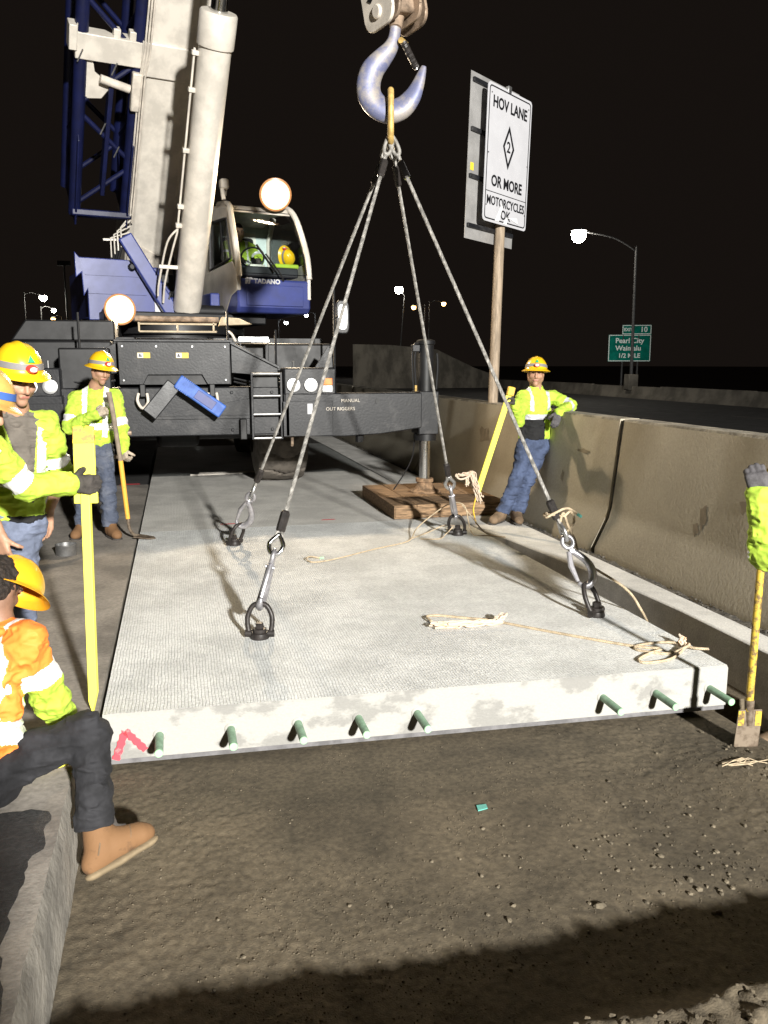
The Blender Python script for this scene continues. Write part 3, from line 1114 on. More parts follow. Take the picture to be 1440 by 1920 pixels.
# lane sign on the median
def hov_sign():
    base = V3(4.08, 10.42, 1.2)
    t = thing('lane_sign', tuple(base), 'white lane rule sign with black diamond on a post on the barrier', 'sign')
    MB().tube([base, (4.18, 10.57, 3.35), (4.21, 10.61, 5.0)], .066, 14).build('post', 'post_wood', t)
    # panel: left edge near, right edge farther
    TL, BL = V3(3.83, 10.16, 5.06), V3(3.785, 10.16, 3.49)
    w = 1.04
    U = unit(V3(.81, .59, 0))
    W = unit(TL - BL)
    U = unit(U - W * (U @ W))
    D = np.cross(U, W)
    if D[1] > 0:
        D = -D
    H = np.linalg.norm(TL - BL) * 1.03
    o = BL

    def rr(w, h, r, x0=0, y0=0):
        p = []
        for cx, cy, a0 in ((x0 + w - r, y0 + r, -90), (x0 + w - r, y0 + h - r, 0), (x0 + r, y0 + h - r, 90), (x0 + r, y0 + r, 180)):
            for q in range(5):
                a = R(a0 + q * 22.5)
                p.append((cx + r * math.cos(a), cy + r * math.sin(a)))
        return p
    pan = MB().prism(rr(w, H, .05), o, U, W, -.008, 0).build('panel', 'sign_white', t, smooth=30)
    DD = np.cross(U, W)
    e = .003

    def ring(out, inn, name):
        n = len(out)
        vs = [o + U * a + W * b + DD * e for a, b in out] + [o + U * a + W * b + DD * e for a, b in inn]
        fs = [(i, (i + 1) % n, n + (i + 1) % n, n + i) for i in range(n)]
        MB().add(vs, fs).build(name, 'sign_black', pan, smooth=0)
    ring(rr(w - .06, H - .06, .045, .03, .03), rr(w - .09, H - .09, .035, .045, .045), 'border')
    MB().box((.045, H * .222, e), (w - .045, H * .222 + .008, e + .001), 0, (U, W, DD), o).build('rule_line', 'sign_black', pan, smooth=0)

    def dm(a, b):
        return [(w / 2 + a, H * .585), (w / 2, H * .585 + b), (w / 2 - a, H * .585), (w / 2, H * .585 - b)]
    ring(dm(.135, .265), dm(.095, .19), 'diamond')
    text('lettering', 'HOV LANE', .185, o + U * w / 2 + W * H * .872 + DD * e, U, W, 'sign_black', pan, bold=.005, sx=.90)
    text('lettering', '2', .185, o + U * w / 2 + W * H * .585 + DD * e, U, W, 'sign_black', pan, bold=.003)
    text('lettering', 'OR MORE', .185, o + U * w / 2 + W * H * .305 + DD * e, U, W, 'sign_black', pan, bold=.005, sx=.90)
    text('lettering', 'MOTORCYCLES', .15, o + U * w / 2 + W * H * .158 + DD * e, U, W, 'sign_black', pan, bold=.003, sx=.85)
    text('lettering', 'OK', .158, o + U * w / 2 + W * H * .072 + DD * e, U, W, 'sign_black', pan, bold=.003)
    for (a, b) in ((.08, .93), (.92, .93), (.06, .5), (.95, .5), (.06, .12), (.95, .12)):
        MB().lathe([(.011, 0), (.009, .006), (.001, .008)], o + U * w * a + W * H * b, DD, 8).build('rivet', 'galv', pan)
    # peeled tape strips
    for (x0, y0, x1, y1, q) in ((.27, .03, .42, .20, .02), (.52, .10, .80, .06, .03), (.46, .015, .56, .05, 0)):
        MB().add([o + U * x0 + W * y0 + DD * .0062, o + U * (x0 + .1) + W * y0 + DD * .0062, o + U * (x1 + q) + W * y1 + DD * .0062, o + U * x1 + W * (y1 + .07) + DD * .0062],
                 [(0, 1, 2, 3)]).build('tape_patch', 'tape_clear', pan, smooth=0)
    MB().box((-.03, -.07, -.05), (.05, .03, .0), 0, (U, W, DD), o + U * w * .47 + W * (H + .03)).build('bracket', 'galv', t, bevel=.01)
    # second sign seen from behind, with its stiffener rails
    s2 = thing('sign_back', tuple(base + V3(0, .1, 0)), 'grey back of a second sign panel behind the white lane sign', 'sign')
    o2 = BL - DD * .17 - U * .13 - W * .22
    w2, H2 = 1.12, H + .33
    b2 = MB().box((0, 0, -.006), (w2, H2, 0), 0, (U, W, DD), o2).build('panel', 'sign_back', s2)
    for q in (.07, .37, .65, .94):
        MB().box((.03, H2 * q, .002), (w2 - .03, H2 * q + .05, .035), 0, (U, W, DD), o2).build('stiffener', 'steel_dark', s2, bevel=.004)
    MB().box((.06, H2 * .42, .002), (.13, H2 * .42 + .09, .004), 0, (U, W, DD), o2).build('sticker', 'sticker_yellow', s2)


hov_sign()


# ------------------------------------------------------------------ rough terrain crane
CR = thing('mobile_crane', (0, 13, 0), 'white and blue rough terrain crane with its outriggers down on the slabs', 'crane')
HF = unit(V3(.24, -.971, 0))            # boom heading
HR = unit(V3(.971, .24, 0))
S0 = V3(0, 13, 0)
UP = V3(0, 0, 1)
AX = (HR, HF, UP)


def sp(s, f, z):
    return S0 + HR * s + HF * f + UP * z


def part(m, name, mt, parent=CR, **k):
    return m.build(name, mt, parent, **k)


# --- carrier
part(MB().box((-.85, 10.3, .95), (.85, 18.2, 1.45)), 'chassis', 'black', bevel=.02)
m = MB()
m.prism([(-1.25, .98), (-.9, .91), (1.2, .91), (1.2, 1.46), (-1.25, 1.46)], (0, 9.78, 0), (1, 0, 0), (0, 0, 1), -.5, 0)
bumper = part(m, 'front_bumper', 'steel_dark', bevel=.012)
part(MB().box((-.30, 9.765, 1.10), (.88, 9.782, 1.14)), 'weld_seam', 'steel_dark', bumper, bevel=.004)
m = MB().prism([(-.28, 1.13), (.86, 1.34), (.86, 1.13)], (0, 9.782, 0), (1, 0, 0), (0, 0, 1), 0, .012)
part(m, 'gusset_plate', 'steel_dark', bumper, bevel=.003)
part(MB().box((.70, 9.70, .86), (.78, 9.79, 1.10)), 'tow_lug', 'black', bumper, bevel=.01)
# hood with the trapezoid opening
m = MB()
m.prism([(-.62, 1.49), (-.36, 1.49), (-.30, 1.60), (.30, 1.60), (.36, 1.49), (.62, 1.49), (.63, 1.97), (-.62, 1.97)], (0, 9.95, 0), (1, 0, 0), (0, 0, 1), -.03, 0)
hood = part(m, 'hood_panel', 'steel_dark', bevel=.006)
part(MB().box((-.62, 9.99, 1.49), (.63, 11.2, 1.94)), 'hood_body', 'black')
part(MB().box((-.66, 9.93, 1.97), (.66, 11.4, 2.0)), 'deck_plate', 'steel_dark', bevel=.006)
for x in (-.34, .085):
    o = part(MB().box((x - .07, 9.938, 1.79), (x + .07, 9.949, 1.85)), 'sticker', 'sticker_yellow', hood, smooth=0)
    part(MB().box((x - .068, 9.935, 1.792), (x - .005, 9.937, 1.848)), 'pictogram', 'sign_white', CR, smooth=0)
    m = MB()
    m.box((x - .055, 9.932, 1.805), (x - .02, 9.934, 1.818))
    m.box((x - .048, 9.9315, 1.818), (x - .034, 9.9335, 1.838))
    part(m, 'pictogram_mark', 'sign_black', CR, smooth=0)
# right wing plate beside the hood
m = MB().prism([(.64, 1.62), (.64, 1.96), (1.18, 1.68), (1.18, 1.58)], (0, 9.97, 0), (1, 0, 0), (0, 0, 1), -.03, 0)
part(m, 'wing_plate', 'steel_dark', bevel=.005)
part(MB().bar((.63, 9.95, 1.97), (1.2, 9.95, 1.68), .03, .03), 'wing_rail', 'steel_dark', bevel=.004)
m = MB().prism([(-1.18, 1.58), (-1.18, 1.68), (-.64, 1.96), (-.64, 1.62)], (0, 9.97, 0), (1, 0, 0), (0, 0, 1), -.03, 0)
part(m, 'wing_plate', 'steel_dark', bevel=.005)
# ladder
lad = MB()
for x in (.845, 1.18):
    lad.bar((x, 9.68, .86), (x, 9.68, 1.63), .028, .028)
lad = part(lad, 'ladder_rails', 'steel_dark', bevel=.005)
for z in (.875, 1.15, 1.36, 1.61):
    part(MB().tube([(.85, 9.68, z), (1.175, 9.68, z)], .014, 10), 'rung', 'galv', lad)
part(MB().box((.86, 9.80, .90), (1.17, 9.82, 1.60)), 'ladder_back', 'black')
part(MB().bar((.9, 10.3, 2.0), (1.12, 10.3, 2.0), .06, .03), 'step_tread', 'galv')
part(MB().bar((.76, 10.35, 2.02), (1.13, 10.35, 2.02), .06, .05), 'step_tread', 'galv')
m = MB()
for x in (.78, 1.11):
    m.bar((x, 10.35, 1.65), (x, 10.35, 2.0), .014, .014)
part(m, 'step_hanger', 'steel_dark')
# headlight boxes
for sgn in (1, -1):
    m = MB().box((sgn * 1.53 - .31, 9.74, 1.31), (sgn * 1.53 + .31, 10.1, 1.68))
    hb = part(m, 'headlight_box', 'steel_dark', bevel=.02)
    for x in (1.33, 1.535):
        x = sgn * x
        h = part(MB().lathe([(.078, 0), (.082, .02), (.078, .034), (.066, .036)], (x, 9.742, 1.478), (0, -1, 0), 24), 'headlamp_rim', 'galv', hb)
        part(MB().lathe([(.068, .0), (.066, .028), (.045, .042), (.001, .047)], (x, 9.742, 1.478), (0, -1, 0), 24), 'headlamp_lens', 'lens_white', CR, smooth=60)
    x = sgn * 1.73
    part(MB().box((x - .06, 9.722, 1.48), (x + .06, 9.745, 1.56)), 'turn_signal', 'amber', hb, bevel=.004)
    part(MB().box((x - .06, 9.722, 1.40), (x + .06, 9.745, 1.475)), 'side_marker', 'lens_white', hb, bevel=.004)
    part(MB().tube([(sgn * 1.36, 9.9, 1.68), (sgn * 1.36, 9.9, 1.76)], .012, 8), 'antenna_stub', 'galv', hb)
m = MB().prism([(1.62, 1.68), (1.84, 1.68), (1.83, 1.90), (1.78, 1.93)], (0, 9.95, 0), (1, 0, 0), (0, 0, 1), -.02, 0)
part(m, 'wing_mirror_plate', 'steel_dark', bevel=.004)
# outrigger beams, jacks and floats
for sgn in (1, -1):
    m = MB()
    m.prism([(1.2, .90), (1.9, .88), (2.35, .90), (2.86, .965), (2.86, 1.385), (1.2, 1.385)] if sgn > 0 else [(-2.86, .965), (-2.35, .90), (-1.9, .88), (-1.2, .90), (-1.2, 1.385), (-2.86, 1.385)],
            (0, 9.62, 0), (1, 0, 0), (0, 0, 1), -.34, 0)
    beam = part(m, 'outrigger_beam', 'steel_dark', bevel=.012)
    part(MB().box((sgn * 1.48 - .29, 9.60, .895), (sgn * 1.48 + .29, 9.61, 1.30)), 'sleeve_plate', 'steel_dark', beam, bevel=.004)
    part(MB().lathe([(.03, 0), (.03, .012), (.001, .012)], (sgn * 2.31, 9.622, 1.29), (0, -1, 0), 16), 'pin_hole', 'black', beam)
    part(MB().box((sgn * 1.50 - .03, 9.594, 1.15), (sgn * 1.50 + .03, 9.599, 1.27)) if sgn > 0 else MB().box((-1.5, 9.594, 1.1), (-1.45, 9.599, 1.2)), 'label_plate', 'sign_white', beam, smooth=0)
    if sgn > 0:
        text('lettering', 'OUT RIGGERS', .055, (1.86, 9.598, 1.205), (1, 0, 0), (0, 0, 1), 'white_dirty', beam)
        text('lettering', 'MANUAL', .055, (1.98, 9.598, 1.30), (1, 0, 0), (0, 0, 1), 'white_dirty', beam)
    x = sgn * 2.955
    part(MB().box((x - .125, 9.64, .88), (x + .125, 9.98, 1.40)), 'jack_housing', 'steel_dark', bevel=.012)
    part(MB().lathe([(.10, 1.38), (.10, 1.95), (.115, 1.96), (.115, 2.0), (.06, 2.02)], (x, 9.80, 0), (0, 0, 1), 24), 'jack_cylinder', 'black')
    part(MB().lathe([(.14, .80), (.14, .88), (.10, .90)], (x, 9.80, 0), (0, 0, 1), 24), 'jack_collar', 'black')
    part(MB().cyl((x, 9.80, .25), (x, 9.80, .82), .068, n=28), 'jack_rod', 'chrome')
    m = MB()
    m.tube(catmull([(x - .14, 9.72, 1.42), (x - .16, 9.72, 1.75), (x - .13, 9.74, 1.90), (x - .05, 9.76, 1.92)], 6), .012, 8)
    m.tube(catmull([(x - .17, 9.73, 1.42), (x - .19, 9.73, 1.78), (x - .16, 9.75, 1.95), (x - .05, 9.77, 1.97)], 6), .012, 8)
    m.tube(catmull([(x + .115, 9.72, 1.42), (x + .13, 9.72, 1.7), (x + .12, 9.72, 1.85)], 6), .014, 8)
    part(m, 'jack_hose', 'black')
    part(MB().box((x - .19, 9.70, 1.87), (x - .10, 9.80, 1.95)), 'hose_block', 'steel_dark', bevel=.006)
    part(MB().cyl((x - .145, 9.715, 1.40), (x - .145, 9.715, 1.47), .016, n=10), 'hose_fitting', 'link_yellow')
    part(MB().lathe([(.20, .155), (.195, .175), (.13, .20), (.095, .27), (.085, .28), (.11, .285), (.11, .325), (.075, .33)], (x, 9.80, 0), (0, 0, 1), 28), 'jack_float', 'rust')
    if sgn > 0:
        m = MB().tube(catmull([(x - .12, 9.84, .86), (x - .14, 9.86, .6), (x - .22, 9.9, .40), (x - .36, 9.95, .17)], 8), .008, 6)
        part(m, 'loose_cord', 'black')
# tow shackle hanging on the bumper and hanging blue belts
for (x, rot) in ((-.36, 1), (.40, -1)):
    part(MB().box((x - .03, 9.66, 1.36), (x + .03, 9.79, 1.50)), 'belt_bracket', 'black', bevel=.008)
    m = MB().tube(catmull([(x - .045, 9.67, 1.40), (x - .06, 9.64, 1.32), (x - .01, 9.63, 1.24), (x + .05, 9.64, 1.30), (x + .045, 9.67, 1.40)], 6), .016, 8)
    part(m, 'belt_shackle', 'white_dirty')
m = MB()
m.bar((-.02, 9.60, 1.50), (-.30, 9.56, 1.17), .17, .05, hint=(0, -1, 0))
part(m, 'chock_belt', 'steel_dark', bevel=.01)
m = MB()
p0, p1 = V3(.02, 9.57, 1.54), V3(.50, 9.54, 1.19)
m.bar(p0, p1, .16, .06, hint=(0, -1, 0))
ch = part(m, 'wheel_chock', 'blue_chock', bevel=.015)
dd = unit(p1 - p0)
for k in range(7):
    c = p0 + dd * (.03 + .022 * k)
    nn = unit(np.cross(dd, V3(0, 1, 0)))
    part(MB().bar(c - nn * .08 + V3(0, -.036, 0), c + nn * .08 + V3(0, -.036, 0), .008, .01), 'chock_rib', 'blue_chock', ch)
c = p0 + dd * .36
part(MB().bar(c - dd * .12 + V3(0, -.036, 0), c + dd * .12 + V3(0, -.036, 0), .10, .01, hint=(0, -1, 0)), 'chock_face', 'blue_paint', ch, bevel=.003)
m = MB().tube(catmull([(-.60, 9.62, .97), (-.56, 9.60, .86), (-.58, 9.60, .74), (-.68, 9.60, .71), (-.76, 9.60, .76), (-.76, 9.61, .88)], 8), .024, 10)
m.tube([(-.66, 9.61, .97), (-.50, 9.61, .97)], .026, 10)
part(m, 'tow_shackle', 'brown_steel')
# left and right fenders and decks
part(MB().box((-1.85, 10.6, 1.55), (-.72, 13.8, 2.0)), 'fender', 'black', bevel=.03)
part(MB().prism([(-1.90, 2.0), (-.70, 2.0), (-.70, 2.25), (-1.72, 2.25)], (0, 10.9, 0), (1, 0, 0), (0, 0, 1), -2.4, 0), 'fender_cover', 'black', bevel=.02)
part(MB().box((.72, 10.6, 1.62), (1.95, 13.8, 1.98)), 'fender', 'black', bevel=.03)
part(MB().box((-1.25, 9.9, .95), (-.7, 10.6, 1.9)), 'step_box', 'black', bevel=.02)
# deck frame rail and lashed timber
m = MB()
for (a, b) in (((-.40, 2.11), (.52, 2.11)), ((-.40, 2.20), (.52, 2.20)), ((-.40, 2.11), (-.40, 2.22)), ((.05, 2.11), (.05, 2.20)), ((.48, 2.11), (.48, 2.22))):
    m.bar((a[0], 10.6, a[1]), (b[0], 10.6, b[1]), .022, .022)
part(m, 'deck_rail', 'cream', bevel=.004)
part(MB().tube([(-.45, 10.75, 2.27), (.55, 10.75, 2.26)], .035, 10), 'lashed_pole', 'brown_steel')
part(MB().prism([(.56, 2.20), (.98, 2.22), (.82, 2.29), (.60, 2.31)], (0, 10.9, 0), (1, 0, 0), (0, 0, 1), -.3, 0), 'tarp_corner', 'cream', bevel=.01)
m = MB()
m.box((-1.0, 11.0, 1.98), (1.9, 17.8, 2.05))
part(m, 'deck', 'black')
for (x, y, z0, z1) in ((.61, 10.0, 1.85, 2.32), (1.165, 10.0, 1.68, 2.12), (1.87, 10.0, 1.6, 2.6), (-1.05, 10.2, 1.9, 2.3)):
    part(MB().tube([(x, y, z0), (x, y, z1)], .014, 8), 'grab_post', 'black')
part(MB().tube(catmull([(.61, 10.0, 2.10), (.66, 10.0, 2.06), (.70, 9.99, 1.98)], 5), .014, 8), 'grab_hook', 'white_dirty')
m = MB()
for i in range(2):
    pass
m.tube([(1.87, 10.05, 2.25), (1.95, 10.15, 2.3)], .012, 8)
part(m, 'mirror_arm', 'black')
pts_ = []
for a in range(24):
    an = 2 * math.pi * a / 24
    pts_.append((2.015 + .085 * np.sign(math.cos(an)) * abs(math.cos(an)) ** .5, 2.29 + .20 * np.sign(math.sin(an)) * abs(math.sin(an)) ** .5))
mir = part(MB().prism(pts_, (0, 10.2, 0), (1, 0, 0), (0, 0, 1), -.05, 0), 'mirror', 'steel_dark', bevel=.012)
part(MB().prism([(2.015 + (x - 2.015) * .62, 2.29 + (z - 2.29) * .74) for x, z in pts_], (0, 10.198, 0), (1, 0, 0), (0, 0, 1), 0, .004), 'mirror_glass', 'galv', mir)

# bolts, hoses and small fittings on the front
for (x, z) in ((-.57, 1.92), (.57, 1.92), (-.57, 1.54), (.57, 1.54), (-.2, 1.92), (.2, 1.92)):
    part(MB().lathe([(.016, 0), (.016, .010), (.010, .013)], (x, 9.949, z), (0, -1, 0), 6), 'bolt', 'galv', hood, smooth=20)
for x in (-1.1, -.6, .62, 1.08):
    for z in (.97, 1.40):
        part(MB().lathe([(.020, 0), (.020, .012), (.012, .016)], (x, 9.779, z), (0, -1, 0), 6), 'bolt', 'steel_dark', bumper, smooth=20)
for k, (x0, x1, zz) in enumerate(((.66, 1.2, 1.56), (.66, 1.2, 1.52), (-1.2, -.66, 1.55))):
    part(MB().tube(catmull([(x0, 9.93, zz), ((x0 * 2 + x1) / 3, 9.90, zz - .04), ((x0 + x1 * 2) / 3, 9.90, zz - .05), (x1, 9.93, zz - .01)], 6), .013, 8), 'hydraulic_hose', 'black')
for x in (1.02, 1.10):
    part(MB().tube(catmull([(x, 9.86, 1.46), (x + .05, 9.83, 1.30), (x + .20, 9.84, 1.24), (x + .42, 9.70, 1.28)], 6), .011, 8), 'hydraulic_hose', 'black')
part(MB().box((1.22, 9.60, .90), (1.26, 9.625, 1.385)), 'beam_collar', 'steel_dark', bevel=.004)
part(MB().tube([(1.30, 9.70, .90), (1.30, 9.70, .80), (1.30, 9.72, .78)], .018, 8), 'drain_fitting', 'brown_steel')
for (x, y) in ((2.12, 9.75),):
    part(MB().tube([(x, y, .88), (x, y, .80)], .05, 10), 'beam_stop', 'black')

# --- wheels
def wheel(x, y, sgn, name='wheel'):
    rad, wd = .80, .80
    nt_, nw = 140, 34
    vs, fs = [], []
    for i in range(nt_):
        a = 2 * math.pi * i / nt_
        for j in range(nw + 1):
            u = j / nw * 2 - 1
            au = abs(u)
            if au < .80:
                rr = rad - .03 * (au / .8) ** 2
                ph = a * 15 / (2 * math.pi) + .16 * math.sin(u * 4.6 + 1.0) * sgn
                fr = ph - math.floor(ph)
                if fr < .14:
                    rr -= .035
            else:
                q = (au - .8) / .2
                rr = rad - .03 - .40 * q ** 1.5
            xx = u * wd / 2 * (1.0 if au < .8 else 1.0 + .03 * math.sin(math.pi * (au - .8) / .2))
            zz = rr * math.cos(a)
            if zz < -.775:
                zz = -.775 + (zz + .775) * .15
            vs.append((x + xx, y + rr * math.sin(a), .785 + zz))
    k = nw + 1
    for i in range(nt_):
        for j in range(nw):
            fs.append((i * k + j, i * k + j + 1, ((i + 1) % nt_) * k + j + 1, ((i + 1) % nt_) * k + j))
    o = part(MB().add(vs, fs), name, 'rubber', smooth=45)
    part(MB().lathe([(.40, -.30), (.36, -.1), (.30, .05), (.12, .10), (.001, .1)], (x, y, .785), (sgn, 0, 0), 28), 'rim', 'steel_dark', o)
    return o


for (x, y, s_) in ((1.47, 12.55, 1), (-1.30, 12.55, -1), (1.45, 16.6, 1), (-1.30, 16.6, -1)):
    wheel(x, y, s_)
part(MB().tube([(-1.2, 12.55, .785), (1.35, 12.55, .785)], .16, 14), 'axle', 'black')
part(MB().tube([(-1.2, 16.6, .785), (1.35, 16.6, .785)], .16, 14), 'axle', 'black')
part(MB().box((-.3, 12.2, .55), (.3, 12.9, 1.0)), 'differential', 'black', bevel=.08)

# --- superstructure
part(MB().lathe([(.95, 1.9), (.95, 2.12), (1.05, 2.14), (1.05, 2.30)], (0, 13.1, 0), (0, 0, 1), 40), 'slew_ring', 'black')
m = MB().box((-1.15, -2.6, 2.28), (1.1, 1.0, 2.42), 0, AX, S0)
part(m, 'turntable', 'black', bevel=.02)
# left blue winch housing, stepped outline
m = MB()
m.prism([(-1.28, 2.31), (-.16, 2.33), (-.16, 2.72), (-.45, 3.12), (-1.36, 3.13), (-1.42, 3.20), (-1.42, 2.86), (-1.34, 2.93), (-1.33, 2.62), (-1.28, 2.70)],
        sp(0, .6, 0), HR, UP, -.05, 0)
bh = part(m, 'winch_housing', 'blue_paint', bevel=.012)
part(MB().box((-1.26, -1.2, 2.34), (-.30, .55, 3.05), 0, AX, S0), 'winch_box', 'blue_paint', bevel=.02)
part(MB().box((-1.27, .603, 2.66), (-.50, .618, 2.69), 0, AX, S0), 'flange', 'blue_paint', bh)
part(MB().box((-1.30, .603, 2.90), (-.42, .614, 2.915), 0, AX, S0), 'flange', 'blue_paint', bh)
part(MB().tube([sp(-.43, .64, 2.94), sp(-.455, .64, 3.14)], [.045, .012], 12), 'marker_cone', 'white_paint', bh)
for s_, mt in ((-.69, 'black'), (-.585, 'amber')):
    part(MB().lathe([(.05, 0), (.05, .04), (.03, .06), (.001, .06)], sp(s_, .62, 3.03), HF, 16), 'rear_lamp', mt, bh)
part(MB().box((-.40, .60, 2.40), (-.30, .63, 2.62), 0, AX, S0), 'warning_plate', 'sign_white', bh)
part(MB().bar(sp(-.78, .70, 3.42), sp(-.18, .75, 2.40), .20, .10, hint=HF), 'boom_link_arm', 'blue_paint', bevel=.02)
part(MB().bar(sp(-.20, .72, 2.62), sp(.02, .72, 2.38), .22, .10, hint=HF), 'boom_link_foot', 'blue_paint', bevel=.02)
part(MB().box((-.10, .1, 2.40), (.06, .75, 2.75), 0, AX, S0), 'pivot_cheek', 'blue_paint', bevel=.02)
part(MB().box((.36, .1, 2.40), (.50, .75, 2.72), 0, AX, S0), 'pivot_cheek', 'blue_paint', bevel=.02)
part(MB().box((-.7, -3.2, 2.3), (.9, -2.4, 3.4), 0, AX, S0), 'counterweight', 'blue_paint', bevel=.05)
part(MB().box((-.40, -1.6, 2.4), (.42, .2, 3.0), 0, AX, S0), 'mast_base', 'black', bevel=.02)
# lit work lamp on the winch side
def worklamp(pos, tgt, power, size, name, r):
    pos = np.asarray(pos, float)
    d = unit(np.asarray(tgt, float) - pos)
    h = part(MB().lathe([(r * .5, -.14), (r * .9, -.10), (r * 1.12, 0), (r * 1.12, .02), (r, .02)], pos, d, 24), name, 'black')
    part(MB().lathe([(r * 1.12, .021), (r * 1.08, .026), (r * .98, .030), (r * .94, .02)], pos, d, 28), 'glow_ring', 'lamp_rim', h, smooth=60)  # emissive ring standing in for the warm glow at the lens edge
    part(MB().lathe([(r * 1.0, .021), (r * .98, .032), (r * .84, .036), (r * .8, .02)], pos, d, 28), 'lamp_ring', 'lamp_mid', h, smooth=60)  # brighter inner step of the same painted glow
    part(MB().lathe([(r * .86, .006), (r * .84, .038), (r * .5, .05), (.002, .055)], pos, d, 28), 'lamp_lens', 'lamp_hot', h, smooth=60)
    lamp('crane_work_light', 'SPOT', tuple(pos + d * .10), tuple(np.asarray(tgt, float)), power, (1, .80, .56), .10, size, .6)
    return h


w1 = worklamp(sp(-0.967, 1.12, 2.430), (-.3, 2, 1.2), 500, 150, 'work_lamp', .18)
part(MB().tube([sp(-0.967, 1.0, 2.430), sp(-0.967, .60, 2.50)], .02, 8), 'lamp_stay', 'black')

# --- boom: lower face runs up toward the hook
BD = unit(sp(.0, 0, 0) * 0 + HF * 2.268 + UP * 2.88)      # along the boom
BN = unit(np.cross(HR, BD))                                # lower face normal (down/forward)
if BN[2] > 0:
    BN = -BN
B0 = V3(-.236, 13.958, 3.39) - BD * .35
def bp(s, l, n):
    """Point on the boom: s to the right, l along, n out of the lower face."""
    return B0 + HR * s + BD * l + BN * n


def bbox(m, s0, s1, l0, l1, n0, n1, mi=0):
    return m.box((s0, l0, n0), (s1, l1, n1), mi, (HR, BD, BN), B0)


m = MB()
oct_ = [(-.44, -.08), (-.36, 0), (.36, 0), (.44, -.08), (.44, -.85), (.30, -1.0), (-.30, -1.0), (-.44, -.85)]
def boom_section(m, sc, l0, l1):
    vs = [bp(a * sc, l0, b * sc - (1 - sc) * .35) for a, b in oct_] + [bp(a * sc, l1, b * sc - (1 - sc) * .35) for a, b in oct_]
    fs = [tuple(range(8))[::-1], tuple(range(8, 16))] + [(i, (i + 1) % 8, 8 + (i + 1) % 8, 8 + i) for i in range(8)]
    m.add(vs, fs)


boom_section(m, 1.0, -.6, 7.6)
boom = part(m, 'boom', 'white_paint', bevel=.012)
m = MB()
boom_section(m, .9, 7.6, 10.4)
part(m, 'boom_section', 'white_paint', bevel=.01)
m = MB()
boom_section(m, .8, 10.4, 12.2)
part(m, 'boom_section', 'white_paint', bevel=.01)
part(bbox(MB(), -.30, .30, 12.2, 12.9, -.9, -.05), 'boom_head', 'white_paint', bevel=.04)
# collar, foot plate and seam lines on the boom's lower face
part(bbox(MB(), -.46, .46, 3.02, 3.45, -.95, .035), 'boom_collar', 'white_paint', boom, bevel=.015)
m = MB()
m.prism([(-.42, -.3), (.34, -.3), (.34, .36), (.05, .36), (-.42, .62)], bp(0, 0, .012), HR, BD, -.01, .006)
part(m, 'foot_plate', 'white_dirty', boom, bevel=.004)
for (s_, l) in ((-.18, .12), (.0, .12), (-.25, .25), (.12, .12)):
    part(MB().lathe([(.05, 0), (.04, .02), (.001, .025)], bp(s_, l, .018), BN, 12), 'bolt_cap', 'white_dirty', boom)
part(bbox(MB(), .20, .225, .4, 7.4, 0, .012), 'seam_rib', 'white_dirty', boom)
# conduits along the boom
m = MB()
for k in range(3):
    s_ = -.40 - .035 * k
    m.tube([bp(s_, .9, .03), bp(s_, 3.0, .03), bp(s_ + .03, 3.3, .06), bp(s_ + .05, 7.4, .05)], .013, 7)
part(m, 'conduit', 'white_dirty', boom)
m = MB()
for k in range(4):
    s_ = -.44 - .045 * k
    a = bp(-.42, 1.05 - .10 * k, .04)
    b = bp(s_ - .12, .82 - .06 * k, .05)
    m.tube([a, b, b - UP * .28], .012, 7)
part(m, 'pipe_bend', 'white_paint', boom)
m = MB()
for k in range(4):
    a = bp(-.56 - .045 * k, .82 - .06 * k, .05) - UP * .28
    m.tube(catmull([a, a - UP * .35 - HR * .10, sp(-.72 - .05 * k, .3, 3.12)], 6), .022, 8)
part(m, 'hose', 'black')
part(MB().bar(bp(-.42, .62, .04), bp(-.80, .60, .04), .03, .03), 'pipe_clamp', 'white_paint', boom)
# hoses curling at the cylinder foot
m = MB()
m.tube(catmull([sp(-.02, .55, 3.2), sp(0, .62, 2.75), sp(.04, .70, 2.6), sp(.10, .74, 2.66), sp(.10, .78, 2.5)], 8), .02, 8)
m.tube(catmull([sp(-.10, .55, 3.2), sp(-.10, .62, 2.8), sp(-.14, .72, 2.62), sp(-.20, .76, 2.70), sp(-.24, .78, 2.6)], 8), .02, 8)
part(m, 'hose', 'black')
# jib stowing bracket
m = MB()
bbox(m, -1.28, -.40, 3.10, 3.42, -.25, .0)
br = part(m, 'jib_bracket', 'white_paint', boom, bevel=.012)
m = MB()
m.prism([(-1.25, 3.10), (-1.25, 2.72), (-1.10, 2.60), (-.92, 2.62), (-.80, 2.80), (-1.02, 2.95), (-1.05, 3.10)], B0 + BN * -.05, HR, BD, -.05, 0)
part(m, 'bracket_arm', 'white_paint', CR, bevel=.012)
part(MB().tube([bp(-.96, 2.90, .0), bp(-.58, 2.82, .0)], .055, 14), 'bracket_cylinder', 'white_dirty')
for s_ in (-1.22, -.78, -.58):
    part(bbox(MB(), s_ - .04, s_ + .05, 3.40, 3.52, -.15, -.03), 'bracket_lug', 'white_paint', CR, bevel=.01)
part(bbox(MB(), -1.36, -1.26, 3.20, 3.50, -.20, .02), 'bracket_end', 'white_paint', CR, bevel=.01)
part(bbox(MB(), -.56, -.44, 2.55, 3.05, -.05, .06), 'valve_block', 'white_dirty', CR, bevel=.02)

